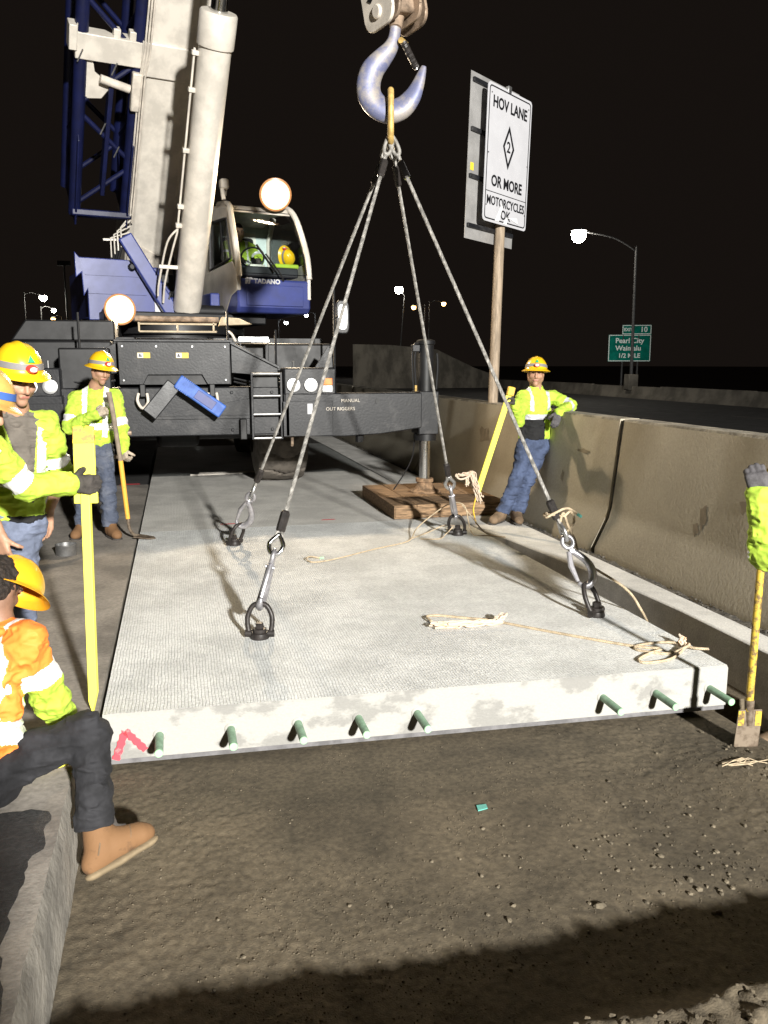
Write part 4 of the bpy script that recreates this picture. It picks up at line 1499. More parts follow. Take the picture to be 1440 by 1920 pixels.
# --- luffing cylinder
ca, cb = V3(.20, 12.19, 2.51), V3(.65, 10.37, 5.63)
cd_ = unit(cb - ca)
part(MB().lathe([(.10, -.12), (.185, -.05), (.19, 0), (.19, np.linalg.norm(cb - ca) - .32)], ca, cd_, 36), 'luffing_cylinder', 'white_paint', smooth=40)
lc = part(MB().lathe([(.212, 0), (.215, .02), (.215, .34), (.20, .36), (.11, .36)], cb - cd_ * .34, cd_, 36), 'cylinder_gland', 'white_paint', smooth=40)
part(MB().cyl(cb - cd_ * .05, cb + cd_ * 1.6, .10, n=24), 'cylinder_rod', 'chrome')
part(MB().bar(cb + cd_ * 1.6, bp(0, 7.0, -.2), .3, .3), 'cylinder_lug', 'white_paint', bevel=.03)
side = unit(np.cross(cd_, BN))
if side @ HR > 0:
    side = -side
q = ca + side * .235 + cd_ * .15
m = MB().tube([q + cd_ * .9, q + cd_ * 3.10], .014, 8)
m.tube(catmull([q + cd_ * .9, q + cd_ * .6 + side * .05, q + cd_ * .2 + side * .10, q - cd_ * .1 + side * .1], 6), .014, 8)
m.tube(catmull([q + cd_ * .95, q + cd_ * .75 + side * .12, q + cd_ * .2 + side * .18, q + side * .18], 6), .014, 8)
pp = part(m, 'cylinder_pipe', 'white_paint')
for k in (1.0, 1.25, 1.95, 2.65, 3.05):
    c = q + cd_ * k
    part(MB().box((-.03, -.03, -.025), (.07, .03, .025), 0, (-side, np.cross(cd_, side), cd_), c), 'pipe_clip', 'white_paint', pp, bevel=.006)
part(MB().bar(q + cd_ * .42 + side * .20, q + cd_ * .42 - side * .05, .04, .05), 'pipe_stay', 'white_paint', pp, bevel=.005)
part(MB().tube([sp(-.1, .85, 2.45), sp(.5, .85, 2.45)], .09, 16), 'pivot_pin', 'black')

# --- lattice jib stowed along the boom's left side
J0 = sp(-.82, -.95, 4.15)
def jp(s, l, n):
    return J0 + HR * s + BD * l + BN * n


jm = MB()
CH = [(-.38, .35), (.34, .35), (-.38, -.45), (.34, -.45)]
for (s_, n_) in CH:
    o = part(MB().tube([jp(s_, -.05, n_), jp(s_ * .96, 9.0, n_)], .085, 12), 'jib_chord', 'blue_deep')
for f_, (c0, c1) in enumerate(((0, 1), (0, 2), (1, 3), (2, 3))):
    for k in range(11):
        a = CH[c0] if k % 2 == 0 else CH[c1]
        b = CH[c1] if k % 2 == 0 else CH[c0]
        part(MB().tube([jp(a[0], k * .72 + .1, a[1]), jp(b[0], (k + 1) * .72, b[1])], .035, 8), 'jib_lacing', 'blue_deep')
for s_ in (-.38, .34):
    m = MB()
    m.prism([(-.45, -.05), (.50, -.15), (.50, 1.1), (.12, 1.4), (-.45, 1.1)], jp(s_, 0, 0), BN, BD, -.015, .015)
    part(m, 'jib_end_plate', 'blue_deep', bevel=.01)
part(MB().bar(jp(-.44, .0, .42), jp(.40, .0, .42), .18, .10), 'jib_end_beam', 'blue_deep', bevel=.02)
part(MB().bar(jp(-.02, .3, .36), jp(.02, 2.2, .36), .16, .06, hint=HR), 'jib_centre_plate', 'blue_deep', bevel=.01)
for k, (s_, l) in enumerate(((-.43, 2.1), (-.20, 2.9), (.0, 2.0), (.1, .9), (-.1, 1.2))):
    part(MB().tube([jp(s_, l, .45), jp(s_ + .06, l + .16, .45)], .010, 6), 'jib_pin', 'galv')

# --- operator cab
CW0, CW1 = .56, 1.64
def cabp(s, f, z):
    return sp(s, f, z)


prof_side = [(-.30, 2.52), (.05, 2.40), (1.36, 2.40), (1.40, 2.90), (1.32, 3.20), (1.05, 3.82), (.90, 3.93), (.15, 3.97), (-.20, 3.80), (-.30, 3.4)]
# lower shell: white side with blue front
def cab_poly(m, s0, s1, poly, mi=0):
    vs = [cabp(s0, f, z) for f, z in poly] + [cabp(s1, f, z) for f, z in poly]
    k = len(poly)
    fs = [tuple(range(k)), tuple(range(k, 2 * k))[::-1]] + [(i, k + i, k + (i + 1) % k, (i + 1) % k) for i in range(k)]
    m.add(vs, fs, mi)


m = MB()
cab_poly(m, CW0, CW1, [(.0, 2.42), (1.30, 2.42), (1.37, 2.50), (1.38, 2.88), (.9, 2.90), (.0, 2.90)])
shell = part(m, 'cab_front_panel', 'blue_paint', bevel=.03)
part(MB().box((CW0 + .12, 1.375, 2.52), (CW1 - .12, 1.392, 2.80), 0, AX, S0), 'cab_hatch', 'blue_paint', shell, bevel=.01)
m = MB()
cab_poly(m, CW0 - .01, CW0 + .05, [(-.28, 2.62), (.0, 2.46), (.85, 2.46), (1.10, 2.66), (1.385, 2.72), (1.385, 2.93), (1.18, 3.12), (.12, 3.08), (-.28, 3.0)])
part(m, 'cab_side_panel', 'white_paint', CR, bevel=.012)
m = MB()
cab_poly(m, CW0 - .006, CW0 + .002, [(-.10, 2.60), (1.12, 2.80), (1.12, 2.85), (-.10, 2.66)])
m.box((0, 0, 0), (.001, .001, .001), 0, AX, sp(.6, .5, 2.6))
part(m, 'cab_stripe', 'black', CR)
m = MB()
cab_poly(m, CW1 - .05, CW1 + .0, [(-.28, 2.62), (1.385, 2.62), (1.385, 2.93), (1.18, 3.12), (-.28, 3.0)])
part(m, 'cab_side_panel', 'white_paint', CR, bevel=.012)
part(MB().box((CW0, -.30, 2.45), (CW1, -.24, 3.30), 0, AX, S0), 'cab_back_panel', 'white_paint', CR, bevel=.01)
# pillars
for s_ in (CW0 + .025, CW1 - .025):
    m = MB()
    pa = catmull([cabp(s_, 1.38, 2.90), cabp(s_, 1.30, 3.25), cabp(s_ + (.0 if s_ < 1 else -.06), 1.12, 3.70), cabp(s_ + (.02 if s_ < 1 else -.12), .95, 3.90), cabp(s_ + (.02 if s_ < 1 else -.12), .5, 3.97)], 6)
    m.tube(pa, .042, 10)
    part(m, 'cab_pillar', 'white_paint')
    part(MB().tube([cabp(s_, -.26, 2.9), cabp(s_, -.24, 3.6), cabp(s_, .0, 3.92)], .04, 10), 'cab_pillar', 'white_paint')
m = MB()
cab_poly(m, CW0 + .01, CW1 - .10, [(1.02, 3.80), (.95, 3.90), (.5, 3.96), (.1, 3.98), (-.25, 3.88), (-.26, 3.80), (.1, 3.92), (.9, 3.84)])
part(m, 'cab_roof', 'white_dirty', CR, bevel=.01)
m = MB()
cab_poly(m, CW0 - .004, CW0 + .03, [(-.28, 3.0), (.12, 3.08), (.16, 3.78), (.98, 3.72), (1.18, 3.12), (1.30, 3.14), (1.16, 3.62), (1.00, 3.86), (.15, 3.95), (-.22, 3.82)])
part(m, 'cab_window_frame', 'white_paint', CR, bevel=.008)
# glass and gaskets
GP = [(1.375, 2.95), (1.30, 3.22), (1.10, 3.68), (.98, 3.83)]
m = MB()
vs = [cabp(CW0 + .06, f, z) for f, z in GP] + [cabp(CW1 - .06 - (.0 if i < 2 else .05 * (i - 1)), f, z) for i, (f, z) in enumerate(GP)]
m.add(vs, [(i, 4 + i, 5 + i, i + 1) for i in range(3)])
part(m, 'windscreen', 'glass', CR, smooth=60)
m = MB()
m.tube(np.array([vs[0] + HF * .006, vs[1] + HF * .006, vs[2] + HF * .006, vs[3] + HF * .006, vs[7] + HF * .006, vs[6] + HF * .006, vs[5] + HF * .006, vs[4] + HF * .006]), .014, 6, closed=True)
part(m, 'windscreen_gasket', 'black', CR)
wq = [(.16, 3.10), (1.12, 3.16), (1.0, 3.70), (.20, 3.76)]
m = MB().add([cabp(CW0 + .012, f, z) for f, z in wq], [(0, 1, 2, 3)])
part(m, 'side_window', 'glass', CR, smooth=0)
m = MB().tube(np.array([cabp(CW0 - .006, f, z) for f, z in wq]), .016, 6, closed=True)
m.tube([cabp(CW0 - .004, .78, 3.14), cabp(CW0 - .004, .70, 3.73)], .012, 6)
part(m, 'side_window_gasket', 'black', CR)
m = MB().add([cabp(CW1 - .03, f, z) for f, z in ((-.2, 3.02), (1.2, 3.12), (1.0, 3.76), (-.15, 3.8))], [(0, 1, 2, 3)])
part(m, 'side_window', 'glass', CR, smooth=0)
# wiper, lettering, roof lamp
part(MB().tube([cabp(.98, 1.36, 3.22), cabp(1.16, 1.40, 2.98), cabp(1.22, 1.42, 2.86)], .012, 6), 'wiper', 'black')
part(MB().tube([cabp(.86, 1.33, 3.34), cabp(1.10, 1.39, 2.99)], .016, 6), 'wiper_blade', 'black')
text('lettering', 'TADANO', .085, cabp(.98, 1.397, 2.845), HR, UP, 'sign_white', shell, bold=.004, sx=1.05)
m = MB()
for poly in ([(0, 0), (.05, 0), (.05, .028), (.02, .028)], [(.055, 0), (.055, .028), (.10, .028), (.125, .0)], [(.01, -.005), (.055, -.005), (.03, -.06), (.0, -.06)], [(.06, -.005), (.08, -.005), (.07, -.06), (.045, -.06)]):
    m.prism(poly, cabp(.66, 1.397, 2.865), HR, UP, 0, .002)
part(m, 'emblem', 'sign_white', shell, smooth=0)
w2 = worklamp(sp(1.21, 1.18, 4.05), (1.4, 2.0, 0), 900, 120, 'work_lamp', .20)
part(MB().bar(sp(1.21, 1.10, 4.0), sp(1.15, .9, 3.92), .05, .04), 'lamp_stay', 'black')
part(MB().tube(catmull([sp(.54, .95, 3.96), sp(.53, .93, 4.10), sp(.58, .9, 4.16), sp(.60, .8, 4.05)], 5), .03, 8), 'horn', 'white_dirty')
part(MB().box((.50, .85, 4.10), (.62, .98, 4.24), 0, AX, S0), 'valve_box', 'white_dirty', CR, bevel=.03)
# interior
part(MB().box((.62, -.1, 2.9), (1.58, .9, 2.92), 0, AX, S0), 'cab_floor', 'seat_cloth')
part(MB().box((.72, 1.02, 2.92), (1.5, 1.28, 3.06), 0, AX, S0), 'dashboard', 'seat_cloth', CR, bevel=.03)
part(MB().box((1.18, 1.0, 3.06), (1.54, 1.2, 3.12), 0, AX, S0), 'lime_jacket', 'lime_dim', CR, bevel=.02)
part(MB().box((.80, 1.10, 3.06), (1.02, 1.22, 3.09), 0, AX, S0), 'papers', 'paper', CR)
sw = catmull([cabp(.95 + .17 * math.cos(a), .90 + .05 * math.sin(a), 3.22 + .13 * math.sin(a)) for a in np.linspace(0, 2 * math.pi, 12, endpoint=False)], 3, True)
o = part(MB().tube(sw, .014, 6, closed=True), 'steering_wheel', 'black')
part(MB().tube([cabp(.95, .92, 3.20), cabp(.95, 1.1, 3.0)], .025, 8), 'steering_column', 'black', o)
part(MB().box((.80, -.12, 2.9), (1.30, .0, 3.62), 0, AX, S0), 'seat_back', 'seat_cloth', CR, bevel=.05)
part(MB().box((.80, -.05, 2.9), (1.30, .45, 3.02), 0, AX, S0), 'seat', 'seat_cloth', CR, bevel=.05)
for (a, b) in ((.62, .80), (.96, 1.10), (1.22, 1.40)):
    part(MB().box((a, -.235, 3.1), (b, -.225, 3.72), 0, AX, S0), 'rear_window_blind', 'paper' if a > 1 else 'cab_trim', CR)
part(MB().box((.58, -.245, 3.0), (1.62, -.238, 3.86), 0, AX, S0), 'rear_trim', 'cab_trim', CR)

# hoist ropes from the boom head to the hook block
tip = bp(0, 12.75, .02)
m = MB()
for a in (-.09, -.03, .03, .09):
    m.tube([V3(1.67 + a, 6.52, 4.75), V3(tip[0] + a, tip[1], tip[2] - .1)], .011, 6)
part(m, 'hoist_rope', 'wire')
m = MB()
for a in (-.09, .09):
    m.lathe([(.30, -.03), (.27, 0), (.30, .03)], tip + HR * a, HR, 24)
part(m, 'head_sheave', 'steel_dark')

# timber mat under the jack
t = thing('timber_mat', (3.0, 9.7, 0), 'thick timber mat under the outrigger jack', 'timber mat')
for k in range(5):
    x0 = 2.32 + k * .272
    o = MB().box((x0, 8.86 + .01 * (k % 2), 0), (x0 + .266, 10.52, .155 + .002 * (k % 3))).build('plank', ['wood'], t, bevel=.008)
MB().box((2.33, 8.848, .02), (3.66, 8.858, .13)).build('end_board', 'wood', t, bevel=.004)


# ------------------------------------------------------------------ hook block, hook, sling
CU = unit(V3(.9705, -.2411, 0))
CF = unit(V3(.2411, .9705, 0))
H0 = V3(1.677, 6.50, 3.828)
KH = .001128


def hk(x, y, d=0.):
    return H0 + CU * (x - 413) * KH - UP * (y - 540) * KH + CF * d


t = thing('hook_block', tuple(H0 - UP * .3), 'white and brown crane hook block with a big blue grey hook', 'hook block')
cl = [(437, 215), (425, 290), (398, 350), (345, 410), (285, 480), (258, 560), (265, 640), (315, 705), (395, 738), (480, 715), (545, 650), (582, 580), (608, 510), (626, 455)]
rd = [36, 40, 52, 66, 78, 82, 84, 84, 82, 76, 62, 46, 32, 16]
path = catmull([hk(*p) for p in cl], 5)
rr = np.interp(np.linspace(0, len(cl) - 1, len(path)), range(len(cl)), np.array(rd) * KH * .62)
hook = MB().tube(path, rr, 20, flat=1.6).build('hook', 'hook_blue', t, smooth=70)
MB().tube([hk(490, 318, -.04), hk(522, 385, -.045), hk(578, 486, -.03)], [.016, .022, .012], 10).build('latch', 'galv', hook)
MB().strands([hk(495, 330, -.045), hk(570, 470, -.04)], .052, 3, .018, 5).build('latch_spring', 'forged_black', hook)
MB().tube([hk(470, 310, -.05), hk(505, 312, .03)], .022, 10).build('latch_pin', 'link_yellow', hook)
# block body: two cheek plates turned to the left, leaning
BNn = unit(-CU * .80 - CF * .60)
BV = unit(np.cross(UP, BNn))
if BV @ CU < 0:
    BV = -BV
BW = unit(UP - CU * .17)
BV = unit(BV - BW * (BV @ BW))
BNn = np.cross(BV, BW)
if BNn @ CU > 0:
    BNn = -BNn
bc = hk(430, 40, .05)


def rounded(w, z0, z1, r):
    p = [(-w, z1), (-w, z0 + r)]
    for q in range(7):
        a = R(180 + q * 15)
        p.append((-w + r + r * math.cos(a), z0 + r + r * math.sin(a)))
    for q in range(7):
        a = R(270 + q * 15)
        p.append((w - r + r * math.cos(a), z0 + r + r * math.sin(a)))
    return p + [(w, z0 + r), (w, z1)]


for off, mt, nm in ((.165, 'white_dirty', 'cheek_plate'), (.105, 'brown_steel', 'side_plate'), (-.09, 'brown_steel', 'side_plate'), (-.15, 'brown_steel', 'cheek_plate')):
    lo_ = -.20 if nm == 'cheek_plate' else -.17
    pl = MB().prism(rounded(.17 if nm == 'cheek_plate' else .185, lo_, .75, .09), bc + BNn * off, BV, BW, -.014, .014).build(nm, mt, t, bevel=.006)
MB().lathe([(.05, 0), (.05, .012), (.04, .02), (.001, .02)], bc + BNn * .178 - BW * .09, BNn, 20).build('pin_cap', 'white_dirty', t)
m = MB().prism([(-.10, .02), (.02, .07), (.03, .04), (-.06, -.01)], bc + BNn * .18, BV, BW, 0, .004)
m.build('slot', 'black', t)
MB().box((-.13, -.12, -.09), (.13, .06, .10), 0, (BV, BW, BNn), bc).build('trunnion', 'brown_steel', t, bevel=.03)
MB().lathe([(.26, -.05), (.23, 0), (.26, .05)], bc + BW * .42, BNn, 32).build('sheave', 'steel_dark', t)
MB().tube([bc - BW * .10, hk(437, 225)], [.06, .045], 16).build('shank', 'brown_steel', t)

# anchors: swivel lifting rings
TOPP = V3(1.668, 6.50, 3.40)
ANCH = [((.453, 5.11), 'near left', 0), ((2.765, 5.02), 'near right', 1), ((.486, 7.95), 'far left', 1), ((2.735, 7.88), 'far right', 0)]
sling = thing('wire_sling', (1.668, 6.5, 0), 'four leg wire rope sling from the yellow master link to the slab', 'sling')


def oblong(c, A, B, ha, hb, r, n=8):
    p = []
    for k in range(32):
        a = 2 * math.pi * k / 32
        p.append(c + A * ha * np.sign(math.cos(a)) * abs(math.cos(a)) ** .8 + B * hb * np.sign(math.sin(a)) * abs(math.sin(a)) ** .8)
    return MB().tube(np.array(p), r, n, closed=True)


ml = oblong(hk(405, 772), CF, UP, .10, .185, .024, 12).build('master_link', 'link_yellow', sling, smooth=70)

for i, ((ax_, ay_), nm, face) in enumerate(ANCH):
    A = V3(ax_, ay_, 0)
    leg = TOPP - (A + V3(0, 0, .2))
    hz = unit(leg * V3(1, 1, 0))
    lt = V3(-hz[1], hz[0], 0)
    if i == 0:
        lt = CU
        hz = CF * .4
    if i == 3:
        lt = CU
    ring = thing('lifting_ring', tuple(A), 'black swivel lifting ring bolted at the %s of the slab' % {'near left': 'near left', 'near right': 'near right, by the coiled rope', 'far left': 'far left', 'far right': 'far right, beside the timber mat'}[nm], 'lifting ring', 'lifting rings on the slab')
    MB().lathe([(.060, 0), (.062, .008), (.056, .035), (.050, .04)], A, UP, 28).build('base', 'forged_black', ring)
    MB().lathe([(.044, .04), (.044, .062), (.03, .066)], A, UP, 24).build('washer', 'forged_black', ring)
    MB().lathe([(.028, .066), (.028, .095), (.024, .10)], A, UP, 6).build('bolt_head', 'forged_black', ring, smooth=20)
    apex = A + hz * .085 + UP * .215
    up_ = unit(apex - A - UP * .03)
    Lh = np.linalg.norm(apex - A - UP * .03)
    b0 = A + UP * .03
    pth = catmull([b0 + lt * .068, b0 + lt * .078 + up_ * .06, b0 + lt * .075 + up_ * Lh * .62, b0 + lt * .045 + up_ * Lh * .93, b0 + up_ * Lh, b0 - lt * .045 + up_ * Lh * .93, b0 - lt * .075 + up_ * Lh * .62, b0 - lt * .078 + up_ * .06, b0 - lt * .068], 5)
    MB().tube(pth, .0165, 12).build('bail', 'forged_black', ring, smooth=70)
    for s_ in (-1, 1):
        MB().cyl(b0 + lt * .050 * s_, b0 + lt * .092 * s_, .024, n=14).build('pivot', 'forged_black', ring)
    # sling leg
    d = unit(TOPP - apex)
    q = CU if face else CF
    q = unit(q - d * (q @ d))
    if i == 2:
        q = q
    hp = [(-.012, .275), (.022, .235), (.066, .16), (.078, .09), (.055, .025), (.012, -.004), (-.028, .012), (-.044, .042)]
    hr_ = [.024, .028, .031, .034, .034, .030, .022, .012]
    pt = catmull([apex + q * a + d * (b - .012) for a, b in hp], 5)
    hk_o = MB().tube(pt, np.interp(np.linspace(0, 7, len(pt)), range(8), hr_), 12, flat=.85).build('sling_hook', 'forged', sling, smooth=70)
    MB().tube([apex + q * -.020 + d * .25, apex + q * -.046 + d * .15, apex + q * -.044 + d * .035], [.017, .021, .013], 10).build('hook_latch', 'forged', hk_o)
    MB().cyl(apex + d * .245 + np.cross(q, d) * .03, apex + d * .245 - np.cross(q, d) * .03, .013, n=10).build('hook_pin', 'forged', hk_o)
    q2 = np.cross(q, d)
    ey = [apex + d * .315 + q * .038 * math.cos(a) + d * .045 * math.sin(a) for a in np.linspace(0, 2 * math.pi, 20, endpoint=False)]
    MB().tube(np.array(ey), .0155, 10, closed=True).build('hook_eye', 'forged', hk_o, smooth=70)
    # thimble teardrop, turned across the hook
    qt = q2 if face else unit(CU - d * (CU @ d))
    th = []
    for k in range(28):
        a = 2 * math.pi * k / 28
        w = math.sin(a) * (.046 if math.cos(a) < 0 else .046 * (1 - math.cos(a)) ** .75)
        th.append(apex + d * (.402 + .072 * math.cos(a)) + qt * w)
    MB().tube(np.array(th), .0155, 10, closed=True, flat=1.1).build('thimble', 'chrome' if i == 0 else 'galv', sling, smooth=70)
    for s_ in (-1, 1):
        MB().strands([apex + d * .425 + qt * .030 * s_, apex + d * .50 + qt * .010 * s_], .022, 6, .09, 5).build('rope_splice', 'wire', sling)
    fe = MB().tube([apex + d * .49, apex + d * .50, apex + d * .62, apex + d * .635], [.026, .032, .032, .024], 8)
    fe.build('ferrule', 'forged_black', sling, smooth=20)
    # rope up to the link, ends splay a little round the ring bottom
    side = unit((A - V3(1.668, 6.5, 0)) * V3(1, 1, 0))
    e1 = TOPP - d * .34 + side * .0
    e0 = TOPP + side * .022 + UP * .02
    MB().strands([apex + d * .62, e1, TOPP - d * .12 + side * .01], .027, 6, .11, 5).build('wire_rope', 'wire', sling, smooth=60)
    MB().tube([TOPP - d * .34, TOPP - d * .33, TOPP - d * .20, TOPP - d * .19], [.022, .028, .028, .022], 8).build('upper_ferrule', 'forged_black' if i != 1 else 'chrome', sling, smooth=20)
    lp = oblong(TOPP - d * .065 + UP * .015, unit(np.cross(d, CF)) * .75 + CF * .2 * (i - 1.5), d, .035, .085, .014, 8)
    lp.build('upper_eye', 'wire', sling, smooth=70)


# ------------------------------------------------------------------ tag ropes
def rope(name, pts, label, D=.016, mt='rope', extra=None):
    t = thing(name, tuple(np.asarray(pts[0], float) * V3(1, 1, 0)), label, 'rope')
    MB().strands(catmull(pts, 10), D, 3, .045, 6).build('laid_rope', mt, t, smooth=60)
    return t


def fray(t, c, dirv, n, ln, spread, r=.0035, seed=1, name='frayed_strands'):
    """Unlaid yarn ends, wavy, in a loose bundle."""
    rg = random.Random(seed)
    m = MB()
    dirv = np.asarray(dirv, float)
    for k in range(n):
        o = V3(*[rg.uniform(-spread, spread) for _ in range(3)])
        o[2] = abs(o[2])
        p = [np.asarray(c, float) + o * .4]
        for q in range(1, 8):
            b = np.asarray(c, float) + dirv * ln * q / 7 * rg.uniform(.85, 1.08) + o + V3(*[rg.uniform(-.012, .012) for _ in range(3)])
            b[2] = max(b[2], .006)
            p.append(b)
        m.tube(catmull(p, 4), r * rg.uniform(.7, 1.3), 5)
    o = m.build(name, 'rope_fray', t, smooth=60)
    o["kind"] = 'stuff'
    return o


z = .009
t = rope('tag_rope', [(1.19, 7.17, z), (1.10, 7.16, z + .02), (1.06, 7.10, z + .012), (1.12, 7.02, z), (1.35, 7.12, z), (1.73, 7.39, z), (2.10, 7.62, z), (2.22, 7.78, z + .01), (2.33, 7.98, .07), (2.50, 8.02, .19), (2.66, 7.96, .31), (2.745, 7.86, .335), (2.80, 7.83, .28), (2.84, 7.84, .12), (2.88, 7.80, .01), (3.0, 7.74, z), (3.15, 7.62, z), (3.02, 7.83, .02), (2.88, 7.93, .2), (2.80, 7.95, .30)],
         'tan rope lying across the slab, tied at the far right sling leg', .013)
MB().tube([(1.185, 7.17, z), (1.225, 7.175, z)], .0095, 10).build('rope_end_tape', 'dowel_end', t)
MB().strands(catmull([(2.22, 7.78, z), (2.45, 7.92, .04), (2.60, 7.95, .09), (2.70, 7.88, .10)], 8), .012, 3, .045, 6).build('rope_bight', 'rope', t, smooth=60)
MB().strands(catmull([(2.30, 7.74, z), (2.48, 7.70, z), (2.58, 7.80, .03), (2.68, 7.87, .09)], 8), .012, 3, .045, 6).build('rope_bight', 'rope', t, smooth=60)
k_ = rope('hanked_rope', [(2.66, 7.72, .62), (2.70, 7.70, .60), (2.78, 7.72, .62), (2.82, 7.74, .66)], 'frayed rope hank tied to the far right sling leg', .02, 'rope_fray')
fray(k_, (2.82, 7.76, .66), (.10, -.02, -.30), 26, 1.0, .03, .005, 5)
fray(k_, (2.66, 7.74, .62), (.16, -.02, .03), 8, 1.0, .014, .005, 6, 'knot_strands')
fray(k_, (2.79, 7.74, .63), (-.02, -.03, -.10), 7, 1.0, .015, .005, 8, 'loose_strands')

t = rope('tag_rope', [(1.60, 5.12, z + .01), (1.60, 5.22, z + .012), (1.70, 5.26, z), (1.85, 5.17, z), (2.02, 5.04, z + .008), (2.10, 4.97, z), (2.38, 4.66, z), (2.66, 4.38, z), (2.80, 4.28, z + .005)],
         'tan rope with a frayed bundle lying on the near half of the slab', .018)
fray(t, (2.04, 4.97, .016), (-.46, .04, .0), 22, 1.0, .03, .006, 3)
fray(t, (1.98, 4.97, .02), (.10, .05, .03), 8, 1.0, .016, .007, 4, 'knot_strands')
t2 = rope('coiled_rope', [(2.80, 4.27, z), (2.68, 4.22, z), (2.57, 4.14, z), (2.60, 4.09, z), (2.76, 4.11, z), (2.90, 4.20, z + .012), (2.96, 4.28, z + .02), (2.86, 4.36, z + .012), (2.70, 4.37, z), (2.66, 4.30, z), (2.80, 4.20, z), (2.93, 4.22, z + .02), (2.99, 4.27, z + .02), (2.96, 4.33, z), (3.0, 4.22, z + .01), (3.08, 4.20, z + .004)],
          'tan rope loosely coiled at the near right corner of the slab', .017)
fray(t2, (2.95, 4.27, .02), (.04, .06, .03), 7, 1.0, .016, .006, 9, 'knot_strands')
# rope knotted on the near right leg
A = V3(2.765, 5.02, 0)
lg = unit(TOPP - (A + V3(0, 0, .2)))
kn = V3(2.69, 5.10, .22) + lg * .52
t3 = rope('knotted_rope', [kn + V3(.19, -.02, .005), kn + V3(.10, -.04, .05), kn + V3(.0, -.05, .02), kn + V3(-.05, -.03, -.01), kn + V3(-.02, .05, .0), kn + V3(.06, -.06, .0), kn + V3(.12, -.06, .03), kn + V3(.145, -.07, -.04), kn + V3(.09, -.07, -.11), kn + V3(.045, -.06, -.06), kn + V3(.07, -.05, .02), kn + V3(.10, -.07, -.07), kn + V3(.15, -.08, -.17), kn + V3(.22, -.09, -.32), V3(2.95, 4.98, .20), V3(3.06, 4.94, .05), V3(3.13, 4.90, -.10)],
          'tan rope knotted round the near right sling leg, hanging into the gap', .019)
MB().tube([kn + V3(.19, -.02, .005), kn + V3(.225, -.02, -.02)], .011, 10).build('rope_end_tape', 'teal', t3)
MB().strands(catmull([kn + lt * 0 + unit(V3(math.cos(a), math.sin(a), .2)) * .036 for a in np.linspace(0, 12.5, 26)], 3), .018, 3, .045, 6).build('rope_turns', 'rope', t3, smooth=60)


# ------------------------------------------------------------------ people
def seg_t(P, a, b):
    ab = b - a
    t = np.clip(((P - a) @ ab) / (ab @ ab), 0, 1)
    return t, np.linalg.norm(P - a - t[:, None] * ab, axis=1)


def hand_prims(W, d, n, s, curl=(.5, .9, .6), g=.003, spread=.15, thumb=.8, sc=1.0, thumb_curl=.5):
    """Wrist W, d toward the knuckles, n the palm side, s the thumb side."""
    W = np.asarray(W, float)
    d = unit(d)
    n = unit(np.asarray(n, float) - d * (np.asarray(n, float) @ d))
    s = unit(np.cross(n, d)) * (1 if np.cross(n, d) @ np.asarray(s, float) > 0 else -1)
    P = []
    offs = [.030, .010, -.011, -.031]
    lens = [(.042, .027, .021), (.047, .031, .023), (.043, .028, .022), (.034, .021, .019)]
    for o in offs:
        P.append(cone(W + s * o * .55 * sc, W + (d * .088 + s * o) * sc, .017 * sc + g, .0145 * sc + g, k=.014))
    for o, ln in zip(offs, lens):
        p = W + (d * (.090 - .006 * (abs(o) > .02)) + s * o) * sc
        v = unit(d + s * o * spread * 8)
        ang = 0
        for j in range(3):
            ang += curl[j]
            dv = unit(v * math.cos(ang) + n * math.sin(ang))
            q = p + dv * ln[j] * sc
            P.append(cone(p, q, (.0105 - .0012 * j) * sc + g, (.0098 - .0014 * j) * sc + g, k=.005))
            p = q
    p = W + (d * .022 + s * .026 + n * .006) * sc
    v = unit(d * .75 + s * thumb + n * .25)
    for j, l in enumerate((.040, .032, .026)):
        q = p + v * l * sc
        P.append(cone(p, q, (.0150, .0118, .0108)[j] * sc + g, (.0118, .0110, .0090)[j] * sc + g, k=.007))
        v = unit(v + n * thumb_curl - s * thumb_curl * .5)
        p = q
    return P


